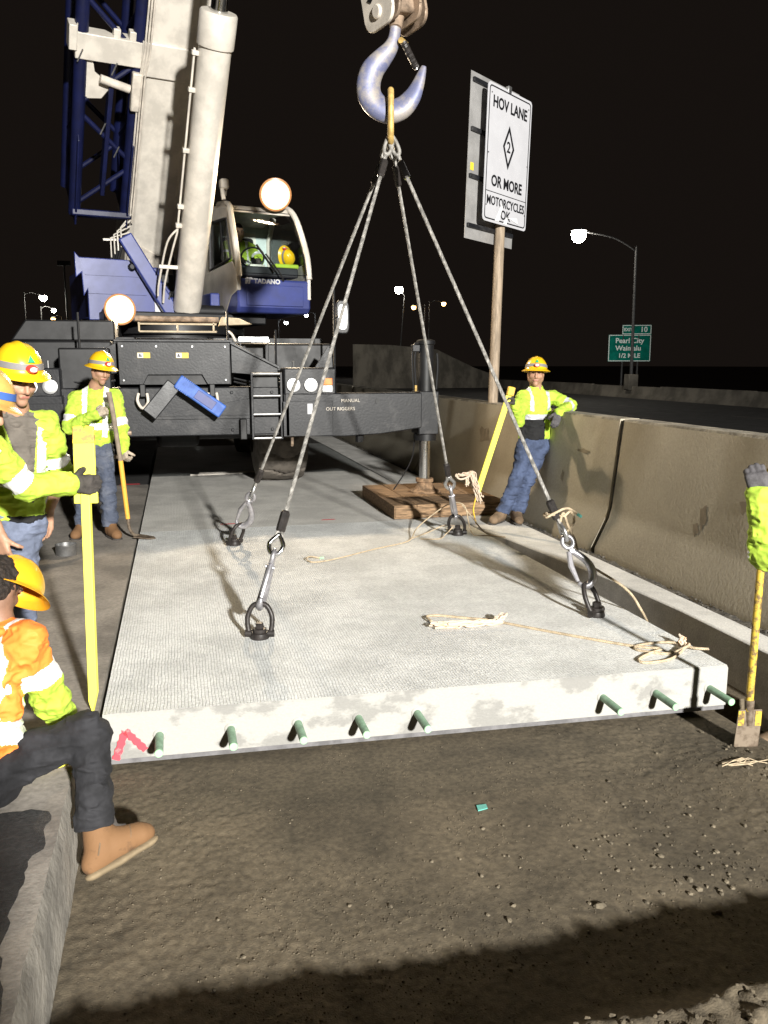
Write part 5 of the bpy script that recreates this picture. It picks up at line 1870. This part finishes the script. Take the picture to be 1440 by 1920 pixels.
def hard_hat(t, c, f, u, mt, band='hat_band', lampon=True, decal=True, sc=1.):
    f = unit(f)
    u = unit(np.asarray(u, float) - f * (np.asarray(u, float) @ f))
    r = np.cross(f, u)
    c = np.asarray(c, float)
    rows = []
    NS = 48
    vs, fs = [], []
    prof = []
    for k in range(13):
        a = R(90 * (1 - k / 12))
        prof.append((math.cos(a), math.sin(a), 0))
    for (e, dz) in ((.010, -.006), (.023, -.012), (.034, -.019), (.037, -.023), (.032, -.022), (.012, -.010)):
        prof.append((1, dz, e))
    for i, (cr, sz, e) in enumerate(prof):
        for q in range(NS):
            a = 2 * math.pi * q / NS
            ca, sa = math.cos(a), math.sin(a)
            rx, ry, rz = .118, .142, .135
            x = (rx * cr + e) * ca
            y = (ry * cr + e * (1.25 if sa > 0 else 1.0)) * sa
            zz = rz * sz if e == 0 else sz - (.012 * max(sa, 0) * e / .04)
            if e == 0 and .2 < sz:
                rid = math.exp(-(x / .014) ** 2) + .8 * math.exp(-((abs(x) - .05) / .010) ** 2)
                zz += .006 * rid * min(1, (sz - .2) * 2)
            vs.append(c + (r * x + f * y + u * zz) * sc)
    for i in range(len(prof) - 1):
        for q in range(NS):
            fs.append((i * NS + q, (i + 1) * NS + q, (i + 1) * NS + (q + 1) % NS, i * NS + (q + 1) % NS))
    hat = MB().add(vs, fs).build('hard_hat', mt, t, smooth=60)
    if band:
        ring, ring2 = [], []
        for q in range(NS):
            a = 2 * math.pi * q / NS
            for (lst, zz) in ((ring, .012), (ring2, .044)):
                cr = math.sqrt(1 - (zz / .135) ** 2)
                lst.append(c + (r * (.118 * cr + .003) * math.cos(a) + f * (.142 * cr + .003) * math.sin(a) + u * (zz + .006 * math.sin(a))) * sc)
        n = NS
        MB().add(ring + ring2, [(i, (i + 1) % n, n + (i + 1) % n, n + i) for i in range(n)]).build('hat_strap', band, hat, smooth=60)
    if lampon:
        p = c + (f * .140 + u * .028) * sc
        MB().tube([p, p + f * .018, p + f * .030], [.030, .030, .024], 18, flat=.72).build('head_lamp', 'red_plastic', hat)
        MB().tube([p + f * .029, p + f * .036], [.021, .015], 16, flat=.7).build('head_lamp_lens', 'lens_white', hat)
    if decal:
        p = c + (f * .131 + u * .072) * sc
        w2 = unit(u * .8 - f * .45)
        MB().add([p - r * .02 - w2 * .014 + f * .004, p + r * .02 - w2 * .014 + f * .004, p + w2 * .026 + f * .004], [(0, 1, 2)]).build('hat_decal', 'green_decal', hat, smooth=0)
    return hat


def person(label, J, shirt, trousers, boots=('boot_tan', 'sole'), gloves=('glove_dark', 'glove_dark'), hat='hat_yellow', skin='skin',
           hands=(None, None), vox=.009, shirt_mats=('lime', 'retro'), shirt_fn=None, svox=None, hem=.02, armr=1., seed=1, hatopt={}, bare=(False, False), fat=1.0, sleeve=(1., 1.), hair=None, hatshift=(0, 0, 0), legs=True):
    g = {k: np.asarray(v, float) for k, v in J.items()}
    pel, che, nek, hd = g['pel'], g['che'], g['nek'], g['hd']
    root = thing('person', (float(pel[0]), float(pel[1]), float(J.get('base', (0, 0, 0))[2])), label, 'person')
    up = unit(nek - pel)
    rt = unit(g['sb'] - g['sa'])
    rt = unit(rt - up * (rt @ up))
    fw = np.cross(rt, up)
    lf = unit(g['look'])
    hu = unit(g.get('hup', V3(0, 0, 1)) - lf * (g.get('hup', V3(0, 0, 1)) @ lf))
    hr = np.cross(lf, hu)

    def hp(x, y, z):
        return hd + hr * x + lf * y + hu * z
    hax = np.array([hr, lf, hu])
    # --- body: head, neck, trunk, limbs in one skin
    P = [ell(hp(0, -.008, .02), hax, (.076, .094, .108), k=.02),
         cone(hp(0, .035, -.035), hp(0, .062, -.098), .058, .030, k=.03),
         cone(hp(-.04, .01, -.05), hp(.04, .01, -.05), .045, .045, k=.03),
         cone(hp(0, .092, .022), hp(0, .112, -.028), .010, .0145, k=.010),
         cone(hp(-.014, .096, -.034), hp(.014, .096, -.034), .010, .010, k=.008),
         cone(hp(-.04, .078, .038), hp(.04, .078, .038), .014, .014, k=.012),
         cone(hp(-.045, .062, -.022), hp(-.03, .070, -.03), .022, .02, k=.02),
         cone(hp(.045, .062, -.022), hp(.03, .070, -.03), .022, .02, k=.02),
         cone(hp(-.018, .086, -.064), hp(.018, .086, -.064), .011, .011, k=.008),
         ell(hp(.079, -.008, -.008), hax, (.012, .020, .032), k=.008), ell(hp(-.079, -.008, -.008), hax, (.012, .020, .032), k=.008),
         cone(hp(0, -.02, -.07), nek, .056, .062, k=.03),
         cone(nek, che, .06, .11, flat=fw, fl=.7, k=.04), cone(che, pel, .12, .11, flat=fw, fl=.7, k=.05),
         cone(g['sa'], g['sb'], .045, .045, k=.04)]
    for s_ in ('a', 'b'):
        P += [cone(g['s' + s_], g['e' + s_], .046, .038, k=.02), cone(g['e' + s_], g['w' + s_], .039, .027, k=.02)]
        if legs:
            P += [cone(pel, g['h' + s_], .09, .07, k=.03), cone(g['h' + s_], g['k' + s_], .068, .05, k=.03), cone(g['k' + s_], g['f' + s_], .048, .036, k=.02)]
    for i, s_ in enumerate(('a', 'b')):
        if bare[i] and hands[i]:
            P += hand_prims(g['w' + s_], *hands[i][:3], **(hands[i][3] if len(hands[i]) > 3 else {}) | {'g': 0.})
    for sx in (-1, 1):
        P.append(dict(ell(hp(sx * .031, .098, .016), hax, (.016, .014, .011), k=.010), sub=True))

    def bodymat(C):
        Q = (C - hd) @ hax.T
        m = np.zeros(len(C), int)
        h_ = (Q[:, 2] > -.015) & (Q[:, 1] < .035) & (Q[:, 2] > -.06 + .0 * Q[:, 1]) | ((Q[:, 1] < -.03) & (Q[:, 2] > -.07)) | (Q[:, 2] > .072)
        inh = np.abs(Q).max(1) < .14
        m[h_ & inh & (np.abs(Q[:, 0]) < .074) | (inh & (Q[:, 2] > .072))] = 1
        ear = (np.abs(Q[:, 0]) > .073) & inh & (np.abs(Q[:, 2] + .008) < .034) & (np.abs(Q[:, 1]) < .03)
        m[ear] = 0
        for sx in (-1, 1):
            e_ = ((Q[:, 0] - sx * .031) / .013) ** 2 + ((Q[:, 2] - .015) / .0065) ** 2 < 1
            m[e_ & (Q[:, 1] > .05)] = 2
            b_ = (np.abs(Q[:, 0] - sx * .034) < .020) & (np.abs(Q[:, 2] - .037) < .0045) & (Q[:, 1] > .05)
            m[b_] = 1
        m[(np.abs(Q[:, 0]) < .024) & (np.abs(Q[:, 2] + .064) < .006) & (Q[:, 1] > .05)] = 3
        return m
    sdf_mesh('body', P, min(vox, .0065), [skin, 'hair', 'eye', 'lips'], root, bodymat)
    if hair:
        hp_ = [ell(hp(0, -.028, .025), hax, (.084, .090, .100), k=.02), cone(hp(-.05, -.05, -.03), hp(.05, -.05, -.03), .045, .045, k=.03)]
        sdf_mesh('hair', hp_, .006, ['hair'], root, noise=[(.010, (55, 55, 55), 3), (.006, (110, 110, 110), 4)])
    # --- shirt / vest
    fl = .70
    b = pel + up * .02
    P = [cone(b, pel + up * .16, .172 * fat, .160 * fat, flat=fw, fl=.74, k=.03, cut=True), cone(pel + up * .12, che, .158 * fat, .172, flat=fw, fl=.70, k=.05),
         cone(che, nek - up * .015, .15, .072, flat=fw, fl=.72, k=.04), cone(g['sa'], g['sb'], .072, .072, k=.05)]
    for i, s_ in enumerate(('a', 'b')):
        e_ = g['e' + s_]
        w_ = e_ + (g['w' + s_] - e_) * sleeve[i]
        P += [cone(g['s' + s_], e_, .074, .064 * armr, k=.035), ]
        if sleeve[i] > .05:
            P.append(cone(e_, w_, .062 * armr, .050 * armr, k=.025))
    segs = [(g['sa'], g['ea']), (g['ea'], g['wa']), (g['sb'], g['eb']), (g['eb'], g['wb'])]

    def smat(C):
        u = (C - pel) @ rt
        v = (C - pel) @ fw
        w = (C - pel) @ up
        T = [seg_t(C, a, b) for a, b in segs]
        dt = seg_t(C, pel, che)[1]
        da = np.min([q[1] for q in T], 0)
        arm = np.where((da < .095) & ((np.abs(u) > .20) | (dt > .20) | (da < dt - .06)), np.argmin([q[1] for q in T], 0), -1)
        L = np.linalg.norm(nek - pel)
        return shirt_fn(u, v, w, L, arm, [q[0] for q in T], C)
    sdf_mesh('shirt' if shirt == 'shirt' else shirt, P, svox or vox, list(shirt_mats), root, smat if shirt_fn else None,
             noise=[(.010, (9, 9, 13), seed), (-.020, (13, 13, 22), seed + 1, 1), (-.011, (30, 30, 44), seed + 2, 1)])
    # --- trousers
    if legs:
        P = [cone(pel + up * .09, pel - up * .05, .150 * fat, .155 * fat, flat=fw, fl=.74, k=.04), cone(g['ha'], g['hb'], .105, .105, k=.05)]
        for s_ in ('a', 'b'):
            h_, k_, f_ = g['h' + s_], g['k' + s_], g['f' + s_]
            P += [cone(h_, k_, .102, .076, k=.035), cone(k_, f_ + unit(k_ - f_) * (.07 + hem), .075, .070, k=.03), cone(k_ + (f_ - k_) * .5, f_ + unit(k_ - f_) * hem, .070, .074, k=.012, cut=True)]
        sdf_mesh('trousers', P, vox, [trousers], root, None, noise=[(.009, (9, 9, 14), seed + 5), (-.021, (10, 10, 24), seed + 6, 1), (-.011, (26, 26, 50), seed + 7, 1)])
        for s_ in ('a', 'b'):
            f_ = g['f' + s_]
            td = g['t' + s_]
            td = unit(td)
            sh = unit(g['k' + s_] - f_)
            dn = -unit(sh - td * (sh @ td))
            sd = np.cross(td, dn)
            he = f_ - td * .045 + dn * .055
            to = f_ + td * .175 + dn * .068
            P = [cone(f_ + sh * .13, f_ + dn * .02, .055, .057, k=.02), cone(he, f_ + td * .07 + dn * .05, .042, .045, k=.03),
                 cone(f_ + td * .07 + dn * .040, f_ + td * .150 + dn * .050, .048, .047, flat=sd, fl=1.06, k=.025), cone(f_ + td * .02 - dn * .01, f_ + td * .115 + dn * .04, .047, .040, k=.03),
                 cone(f_ + td * .17 + dn * .058, f_ + td * .185 + dn * .062, .036, .033, flat=sd, fl=1.2, k=.03)]
            bo = sdf_mesh('boot', P, .007 if vox > .0078 else .0052, [boots[0]], root, planes=[(f_ + dn * .088, dn)])
            P = [cone(he + dn * .038, f_ + td * .05 + dn * .098, .046, .040, flat=dn, fl=.42, k=.02), cone(f_ + td * .05 + dn * .098, f_ + td * .165 + dn * .098, .044, .054, flat=dn, fl=.36, k=.02)]
            sdf_mesh('sole', P, .007 if vox > .0078 else .0052, [boots[1]], bo)
            if vox < .0078:
                MB().tube(catmull([f_ + sh * .125 + (td * math.cos(a) + sd * math.sin(a)) * .056 for a in np.linspace(0, 2 * math.pi, 14, endpoint=False)], 3, True), .008, 8, closed=True).build('boot_collar', 'boot_tan', bo)
                MB().tube(catmull([f_ + sh * .12 + td * .048, f_ + sh * .06 + td * .060, f_ + td * .085 - dn * .018, f_ + td * .118 + dn * .004], 5), [.022] * 8 + [.020] * 8, 10, flat=.6).build('tongue', 'glove_dark', bo)
                for (q, rr_, dd_) in ((.108, .0505, .040), (-.01, .0585, .005)):
                    ctr = f_ + td * q + dn * dd_
                    MB().tube(catmull([ctr + (sd * math.cos(a) * 1.0 - (dn * .85 - td * .5) * math.sin(a)) * rr_ for a in np.linspace(-.5, math.pi + .5, 10)], 3), .0035, 6).build('seam', 'boot_brown', bo)
                for q in range(4):
                    c = f_ + td * (.062 + .022 * q) + dn * (-.028 + .022 * q)
                    MB().tube(catmull([c - sd * .026 + dn * .012, c - dn * .004, c + sd * .026 + dn * .012], 4), .0042, 6).build('lace', 'glove_dark', bo)
    # --- gloves
    for i, s_ in enumerate(('a', 'b')):
        if hands[i] and not bare[i]:
            hd_ = hands[i]
            W = g['w' + s_]
            P = hand_prims(W, *hd_[:3], **(hd_[3] if len(hd_) > 3 else {}))
            fa = unit(g['e' + s_] - W)
            P.append(cone(W + fa * .05, W, .041, .034, k=.02))
            sdf_mesh('glove', P, .0055, [gloves[i]], root)
    if hat:
        hs = V3(*hatshift)
        hard_hat(root, hp(0, -.004 + hs[1], .052 + hs[2]), lf * .985 + hu * .12, hu, hat, **hatopt)
    return root


def hivis(bands=((.14, .19),), vert=(.085, .135), arms=((0, .55, .72), (2, .55, .72)), vmin=.19, front=None):
    def f(u, v, w, L, arm, T, C):
        m = np.zeros(len(u), int)
        tor = arm < 0
        for (a, b) in bands:
            m[tor & (w > a) & (w < b)] = 1
        if vert:
            m[tor & (np.abs(u) > vert[0]) & (np.abs(u) < vert[1]) & (w > vmin)] = 1
        for (k, a, b) in arms:
            m[(arm == k) & (T[k] > a) & (T[k] < b)] = 1
        if front:
            front(m, u, v, w, L, tor)
        return m
    return f


# worker behind the yellow bar: stands on the old pavement with a shovel
person('worker in lime shirt and jeans standing with a long orange shovel', dict(
    pel=(-.82, 8.72, .92), che=(-.775, 8.72, 1.30), nek=(-.765, 8.71, 1.50), hd=(-.705, 8.63, 1.66), look=(.42, -.80, -.22), hup=(.10, 0, 1),
    sa=(-.955, 8.70, 1.385), sb=(-.60, 8.72, 1.395), ea=(-1.03, 8.60, 1.115), eb=(-.535, 8.66, 1.10), wa=(-.76, 8.42, 1.24), wb=(-.53, 8.49, .90),
    ha=(-.905, 8.72, .86), hb=(-.735, 8.72, .86), ka=(-.94, 8.68, .48), kb=(-.71, 8.66, .48), fa=(-.985, 8.74, .10), fb=(-.70, 8.64, .10), ta=(-.25, -1, 0), tb=(.40, -.9, 0)),
    'shirt', 'jeans', gloves=('glove_tan', 'glove_tan'), boots=('boot_tan', 'sole_dark'),
    hands=(((.85, -.1, .50), (.3, .9, -.3), (-.3, 0, 1), dict(curl=(1.1, 1.2, .8))), ((.15, -.25, -.95), (.6, .6, 0), (.3, -.8, 0), dict(curl=(1.0, 1.1, .7)))),
    shirt_fn=hivis(((.17, .235),), (.075, .125), ((0, .62, .86), (2, .70, .95)), .10), seed=3, vox=.009, fat=1.02)
t = thing('shovel', (-.53, 8.42, 0), 'long shovel with grey and orange handle held by the jeans worker', 'shovel')
MB().tube([(-.625, 8.37, 1.46), (-.60, 8.372, 1.30), (-.552, 8.385, .80)], [.026, .024, .022], 12).build('upper_handle', 'shovel_handle', t)
MB().tube([(-.552, 8.385, .80), (-.515, 8.41, .22)], [.024, .022], 12).build('lower_handle', 'shovel_orange', t)
MB().tube(catmull([(-.517, 8.41, .24), (-.505, 8.42, .12), (-.47, 8.45, .05), (-.43, 8.48, .03)], 6), [.022] * 12 + [.012] * 7 if False else .016, 10).build('blade_shank', 'blade_steel', t)
MB().prism([(-.08, 0), (.08, 0), (.06, .16), (0, .20), (-.06, .16)], (-.45, 8.46, .035), (.3, 1, 0), (.9, -.25, -.12), -.004, .004).build('blade', 'blade_steel', t)

# worker leaning on the barrier
def w5front(m, u, v, w, L, tor):
    m[tor & (w < .235) & (u < .055) & (v > -.02)] = 2


person('worker in lime shirt leaning his elbow on the concrete barrier', dict(
    pel=(3.80, 8.46, .90), che=(3.815, 8.44, 1.26), nek=(3.80, 8.44, 1.455), hd=(3.78, 8.41, 1.615), look=(-.35, -.93, -.02), hup=(.03, 0, 1),
    sa=(3.64, 8.42, 1.36), sb=(4.00, 8.48, 1.37), ea=(3.53, 8.26, 1.13), eb=(4.16, 8.33, 1.275), wa=(3.43, 8.13, 1.31), wb=(3.955, 8.19, 1.215),
    ha=(3.71, 8.44, .84), hb=(3.88, 8.47, .84), ka=(3.57, 8.36, .47), kb=(3.71, 8.38, .47), fa=(3.435, 8.42, .10), fb=(3.60, 8.40, .10), ta=(-.75, -.65, 0), tb=(-.15, -1, 0)),
    'shirt', 'jeans_blue', gloves=('glove_dark', 'glove_grey'), boots=('boot_brown', 'sole_dark'),
    hands=(((-.5, -.2, .8), (-.75, .3, -.4), (.2, -.9, 0), dict(curl=(1.0, 1.1, .7))), ((-.35, -.30, -.85), (.1, .9, -.3), (-.9, .2, 0), dict(curl=(.3, .5, .4)))),
    shirt_mats=('lime', 'retro_grey', 'black_cloth'),
    shirt_fn=hivis(((.235, .29),), (.085, .13), ((2, .72, .84), (3, .12, .26)), .33, w5front), seed=13, vox=.009)
t = thing('pry_bar', (3.07, 8.3, 0), 'yellow steel pry bar leaning in the hand of the worker at the barrier', 'pry bar')
pb = [(3.362, 8.09, 1.47), (3.345, 8.095, 1.40), (3.17, 8.18, .79), (3.07, 8.24, .36)]
u_ = unit(V3(.9, -.2, .3))
m = MB()
m.bar(pb[1], pb[3], .062, .022, hint=(0, -1, 0))
m.build('shaft', 'bar_yellow', t, bevel=.004)
MB().bar(V3(3.353, 8.09, 1.40), V3(3.372, 8.085, 1.49), .075, .05, hint=(0, -1, 0)).build('head', 'bar_worn', t, bevel=.01)
MB().tube(catmull([(3.07, 8.24, .37), (3.045, 8.25, .25), (3.04, 8.26, .17), (3.075, 8.26, .03)], 6), .012, 8, flat=.7).build('claw', 'bar_worn', t)

# worker with the open vest, second from the left edge
def w2front(m, u, v, w, L, tor):
    hw = .105 - .10 * np.clip((L - .02 - w) / .46, 0, 1) ** .8
    uc = .015 + .09 * np.clip((L - w) / .5, 0, 1)
    m[tor & (v > .02) & (np.abs(u - uc) < hw) & (w > .12)] = 2


person('worker in yellow hard hat looking down, lime vest open over a grey shirt', dict(
    pel=(-.93, 4.98, .86), che=(-.885, 4.97, 1.28), nek=(-.865, 4.95, 1.475), hd=(-.825, 4.88, 1.635), look=(.52, -.76, -.33), hup=(.02, 0, 1),
    sa=(-1.05, 4.95, 1.38), sb=(-.725, 5.00, 1.39), ea=(-1.06, 4.86, 1.06), eb=(-.66, 5.10, 1.09), wa=(-.955, 4.78, .80), wb=(-.76, 5.12, .86),
    ha=(-1.03, 4.98, .82), hb=(-.87, 4.99, .82), ka=(-1.06, 4.95, .46), kb=(-.91, 4.97, .46), fa=(-1.08, 4.99, .10), fb=(-.93, 5.0, .10), ta=(-.1, -1, 0), tb=(.35, -1, 0)),
    'vest', 'jeans_light', boots=('boot_brown', 'sole_dark'), bare=(True, True), sleeve=(.15, .15),
    hands=(((.15, -.1, -1), (.5, .6, 0), (.3, -.9, 0), dict(curl=(.4, .5, .4))), ((-.2, .1, -1), (-.3, -.9, 0), (-.9, .2, 0), dict(curl=(.4, .5, .4)))),
    shirt_mats=('lime', 'retro', 'shirt_grey', 'black_cloth'),
    shirt_fn=(lambda base: (lambda u, v, w, L, arm, T, C: np.where((arm < 0) & (w < .045), 3, base(u, v, w, L, arm, T, C))))(hivis(((.20, .26),), (.118, .165), ((0, .6, .8), (2, .6, .8)), .27, w2front)),
    seed=23, vox=.0075, svox=.0055, fat=1.02, hatopt=dict(sc=1.02), hatshift=(0, -.012, .012))

# nearest left worker, mostly out of the picture, holding the yellow bar
person('worker at the left edge in tan hard hat reaching out to hold the yellow bar', dict(
    pel=(-1.05, 3.98, .93), che=(-.985, 4.0, 1.24), nek=(-.92, 4.0, 1.42), hd=(-.855, 4.0, 1.535), look=(.85, .25, -.42), hup=(.2, 0, 1),
    sa=(-.915, 3.83, 1.315), sb=(-.845, 4.14, 1.325), ea=(-.93, 3.80, 1.02), eb=(-.71, 4.20, 1.145), wa=(-.83, 3.84, .80), wb=(-.525, 4.27, 1.145),
    ha=(-1.06, 3.90, .87), hb=(-1.05, 4.07, .87), ka=(-1.0, 3.88, .48), kb=(-1.0, 4.08, .48), fa=(-1.07, 3.9, .10), fb=(-1.08, 4.08, .10), ta=(1, 0, 0), tb=(1, .2, 0)),
    'shirt', 'jeans_light', gloves=('glove_dark', 'glove_dark'), hat='hat_tan', boots=('boot_brown', 'sole_dark'),
    hands=(((.4, .1, -.9), (.2, .9, 0), (.9, -.2, 0), dict(curl=(.4, .5, .4))), ((.93, -.15, -.05), (.15, 1.0, -.05), (0, 0, 1), dict(curl=(.75, 1.35, .9), thumb=1.0, thumb_curl=.7, sc=1.08))),
    shirt_fn=hivis(((.14, .20),), (.06, .11), ((2, .62, .95), (0, .6, .8)), .2), seed=33, vox=.0075, svox=.0055, hatopt=dict(band='hat_blue', lampon=False, decal=False))


def digging_bar():
    t = thing('pry_bar', (-.465, 4.15, 0), 'tall bright yellow steel bar with a notched top held upright', 'pry bar')
    a, b = V3(-.466, 4.155, .0), V3(-.449, 4.325, 1.42)
    d = unit(b - a)
    r_ = unit(V3(.975, -.22, 0) - d * (V3(.975, -.22, 0) @ d))
    n_ = np.cross(r_, d)
    ax = (r_, d, n_)
    MB().prism([(-.022, 0.0), (-.004, -.06), (.022, .045), (.022, 1.06), (-.022, 1.06)], a + UP * .06, r_, d, -.016, .016).build('shaft', 'bar_yellow', t, bevel=.003)
    MB().prism([(-.052, 0), (.052, 0), (.052, .27), (-.052, .27)], a + d * 1.14, r_, d, -.004, .014).build('plate', 'bar_yellow', t, bevel=.003)
    MB().prism([(-.054, 0), (.054, 0), (.050, .085), (.012, .088), (.004, .070), (-.012, .088), (-.050, .085)], a + d * 1.345, r_, d, -.005, .0155).build('notched_tip', 'bar_worn', t, bevel=.003)
    MB().prism([(-.058, 0), (.058, 0), (.058, .10), (-.058, .10)], a + d * 1.05, r_, d, -.006, .012).build('cross_plate', 'bar_yellow', t, bevel=.003)


digging_bar()

# worker sitting on the pavement edge with a boot in the pit, back to the camera
person('worker in orange vest sitting on the pavement edge with one boot in the pit', dict(
    pel=(-.86, 3.42, .11), che=(-.785, 3.48, .49), nek=(-.745, 3.52, .685), hd=(-.745, 3.565, .82), look=(.36, .62, -.70), hup=(.36, .62, .70),
    sa=(-.62, 3.41, .625), sb=(-.90, 3.63, .625), ea=(-.565, 3.50, .345), eb=(-.90, 3.80, .36), wa=(-.53, 3.66, .17), wb=(-.70, 3.95, .30),
    ha=(-.76, 3.36, .12), hb=(-.88, 3.50, .12), ka=(-.40, 3.33, .26), kb=(-.83, 3.86, .33), fa=(-.375, 3.155, -.135), fb=(-.98, 4.02, .10), ta=(.72, .38, .18), tb=(.8, .5, 0), base=(0, 0, 0)),
    'vest', 'trouser_black', boots=('boot_tan', 'sole'), gloves=('glove_dark', 'glove_dark'), hat='hat_orange', skin='skin_dark', hair=True,
    hands=(((.2, .7, -.6), (.5, .5, .1), (.6, -.4, .5), dict(curl=(.6, .8, .6))), ((.7, .5, -.4), (.2, -.5, -.8), (.5, -.6, .3), dict(curl=(.6, .8, .6)))),
    shirt_mats=('orange_vest', 'retro', 'lime'),
    shirt_fn=(lambda u, v, w, L, arm, T, C: np.where(((arm == 0) & (T[0] > .62) | (arm == 1) | (arm == 2) & (T[2] > .62) | (arm == 3)), 2,
              np.where(((arm < 0) & ((w > .15) & (w < .235) | (w < .05) | ((np.abs(u + .02) > .075) & (np.abs(u + .02) < .14) & ((w > .235) | (w < .16))))) | ((arm == 0) & (T[0] > .34) & (T[0] < .62)) | ((arm == 2) & (T[2] > .34) & (T[2] < .62)), 1, 0))),
    seed=43, vox=.007, svox=.005, hem=.065, armr=1.1, fat=1.15, hatopt=dict(band=None, lampon=False, decal=False, sc=.98), hatshift=(0, .085, -.004))

# worker at the right edge with the spade, only the bent arm in view
person('worker at the right edge, only a gloved hand and bent lime sleeve in view', dict(
    pel=(3.28, 3.62, .62), che=(3.26, 3.60, .98), nek=(3.25, 3.58, 1.16), hd=(3.23, 3.56, 1.30), look=(-.8, .3, -.4),
    sa=(3.24, 3.78, 1.07), sb=(3.17, 3.45, 1.02), ea=(3.38, 3.92, .82), eb=(2.905, 3.545, .765), wa=(3.30, 3.70, .66), wb=(2.835, 3.55, 1.065),
    ha=(3.28, 3.70, .55), hb=(3.28, 3.53, .55), ka=(3.24, 3.72, .14), kb=(3.24, 3.52, .14), fa=(3.30, 3.74, -.35), fb=(3.30, 3.50, -.35), ta=(-1, .1, 0), tb=(-1, -.1, 0), base=(0, 0, -.45)),
    'shirt', 'jeans', gloves=('glove_grey', 'glove_grey'), boots=('boot_brown', 'sole_dark'),
    hands=(((-.6, -.6, -.2), (0, -.3, -.9), (-.2, .3, .9), dict(curl=(1.0, 1.0, .7))), ((-.22, .05, .97), (.45, .85, 0), (.9, -.4, 0), dict(curl=(.75, 1.1, .8), sc=1.2))),
    shirt_fn=hivis(((.14, .20),), (.075, .125), ((2, .4, .6),), .2), seed=53, vox=.008, svox=.006, armr=1.32)
t = thing('spade', (2.87, 3.53, -.28), 'narrow yellow handled spade standing in the dirt at the right edge', 'spade')
MB().tube([(2.905, 3.57, 1.20), (2.885, 3.56, .75), (2.862, 3.535, -.08)], [.019, .019, .020], 14).build('handle', 'digger_yellow', t)
MB().tube([(2.864, 3.537, -.02), (2.868, 3.532, -.16)], [.026, .018], 12).build('socket', 'blade_steel', t)
mm = V3(2.868, 3.53, -.075)
MB().prism([(-.062, 0), (.062, .004), (.058, -.20), (.04, -.232), (-.05, -.235), (-.072, -.20)], mm, CU, (0.03, .02, 1), -.004, .004).build('blade', 'blade_steel', t, bevel=.002)
for s_ in (-.047, .043):
    MB().box((s_ - .016, -.085, .0045), (s_ + .016, -.004, .007), 0, (CU, UP, np.cross(CU, UP)), mm).build('blade_paint', 'digger_yellow', t)

# crane operator
person('crane operator in a lime vest sitting inside the cab', dict(
    pel=sp(1.02, .15, 3.05), che=sp(1.0, .12, 3.36), nek=sp(.99, .14, 3.53), hd=sp(.98, .20, 3.66), look=HF * .9 - UP * .25 - HR * .1,
    sa=sp(.82, .15, 3.45), sb=sp(1.18, .15, 3.45), ea=sp(.74, .35, 3.25), eb=sp(1.26, .35, 3.25), wa=sp(.84, .62, 3.22), wb=sp(1.10, .62, 3.22),
    ha=sp(.93, .18, 3.06), hb=sp(1.10, .18, 3.06), ka=sp(.90, .55, 3.08), kb=sp(1.13, .55, 3.08), fa=sp(.9, .68, 3.0), fb=sp(1.13, .68, 3.0), ta=HF, tb=HF, base=(0, 0, 2.92)),
    'vest', 'jeans', gloves=('glove_dark', 'glove_dark'), hat=None, hands=((HF, -UP, HR, {}), (HF, -UP, -HR, {})), shirt_fn=hivis(), seed=63, vox=.011)
hh = thing('hung_hard_hat', tuple(sp(1.40, 1.12, 3.1)), 'yellow hard hat hanging behind the crane windscreen', 'hard hat')
hard_hat(hh, sp(1.38, 1.13, 3.22), unit(HF * .35 + UP * .8 - HR * .5), unit(HF * .9 + HR * .3), 'hat_yellow', lampon=True, decal=False, sc=.9)
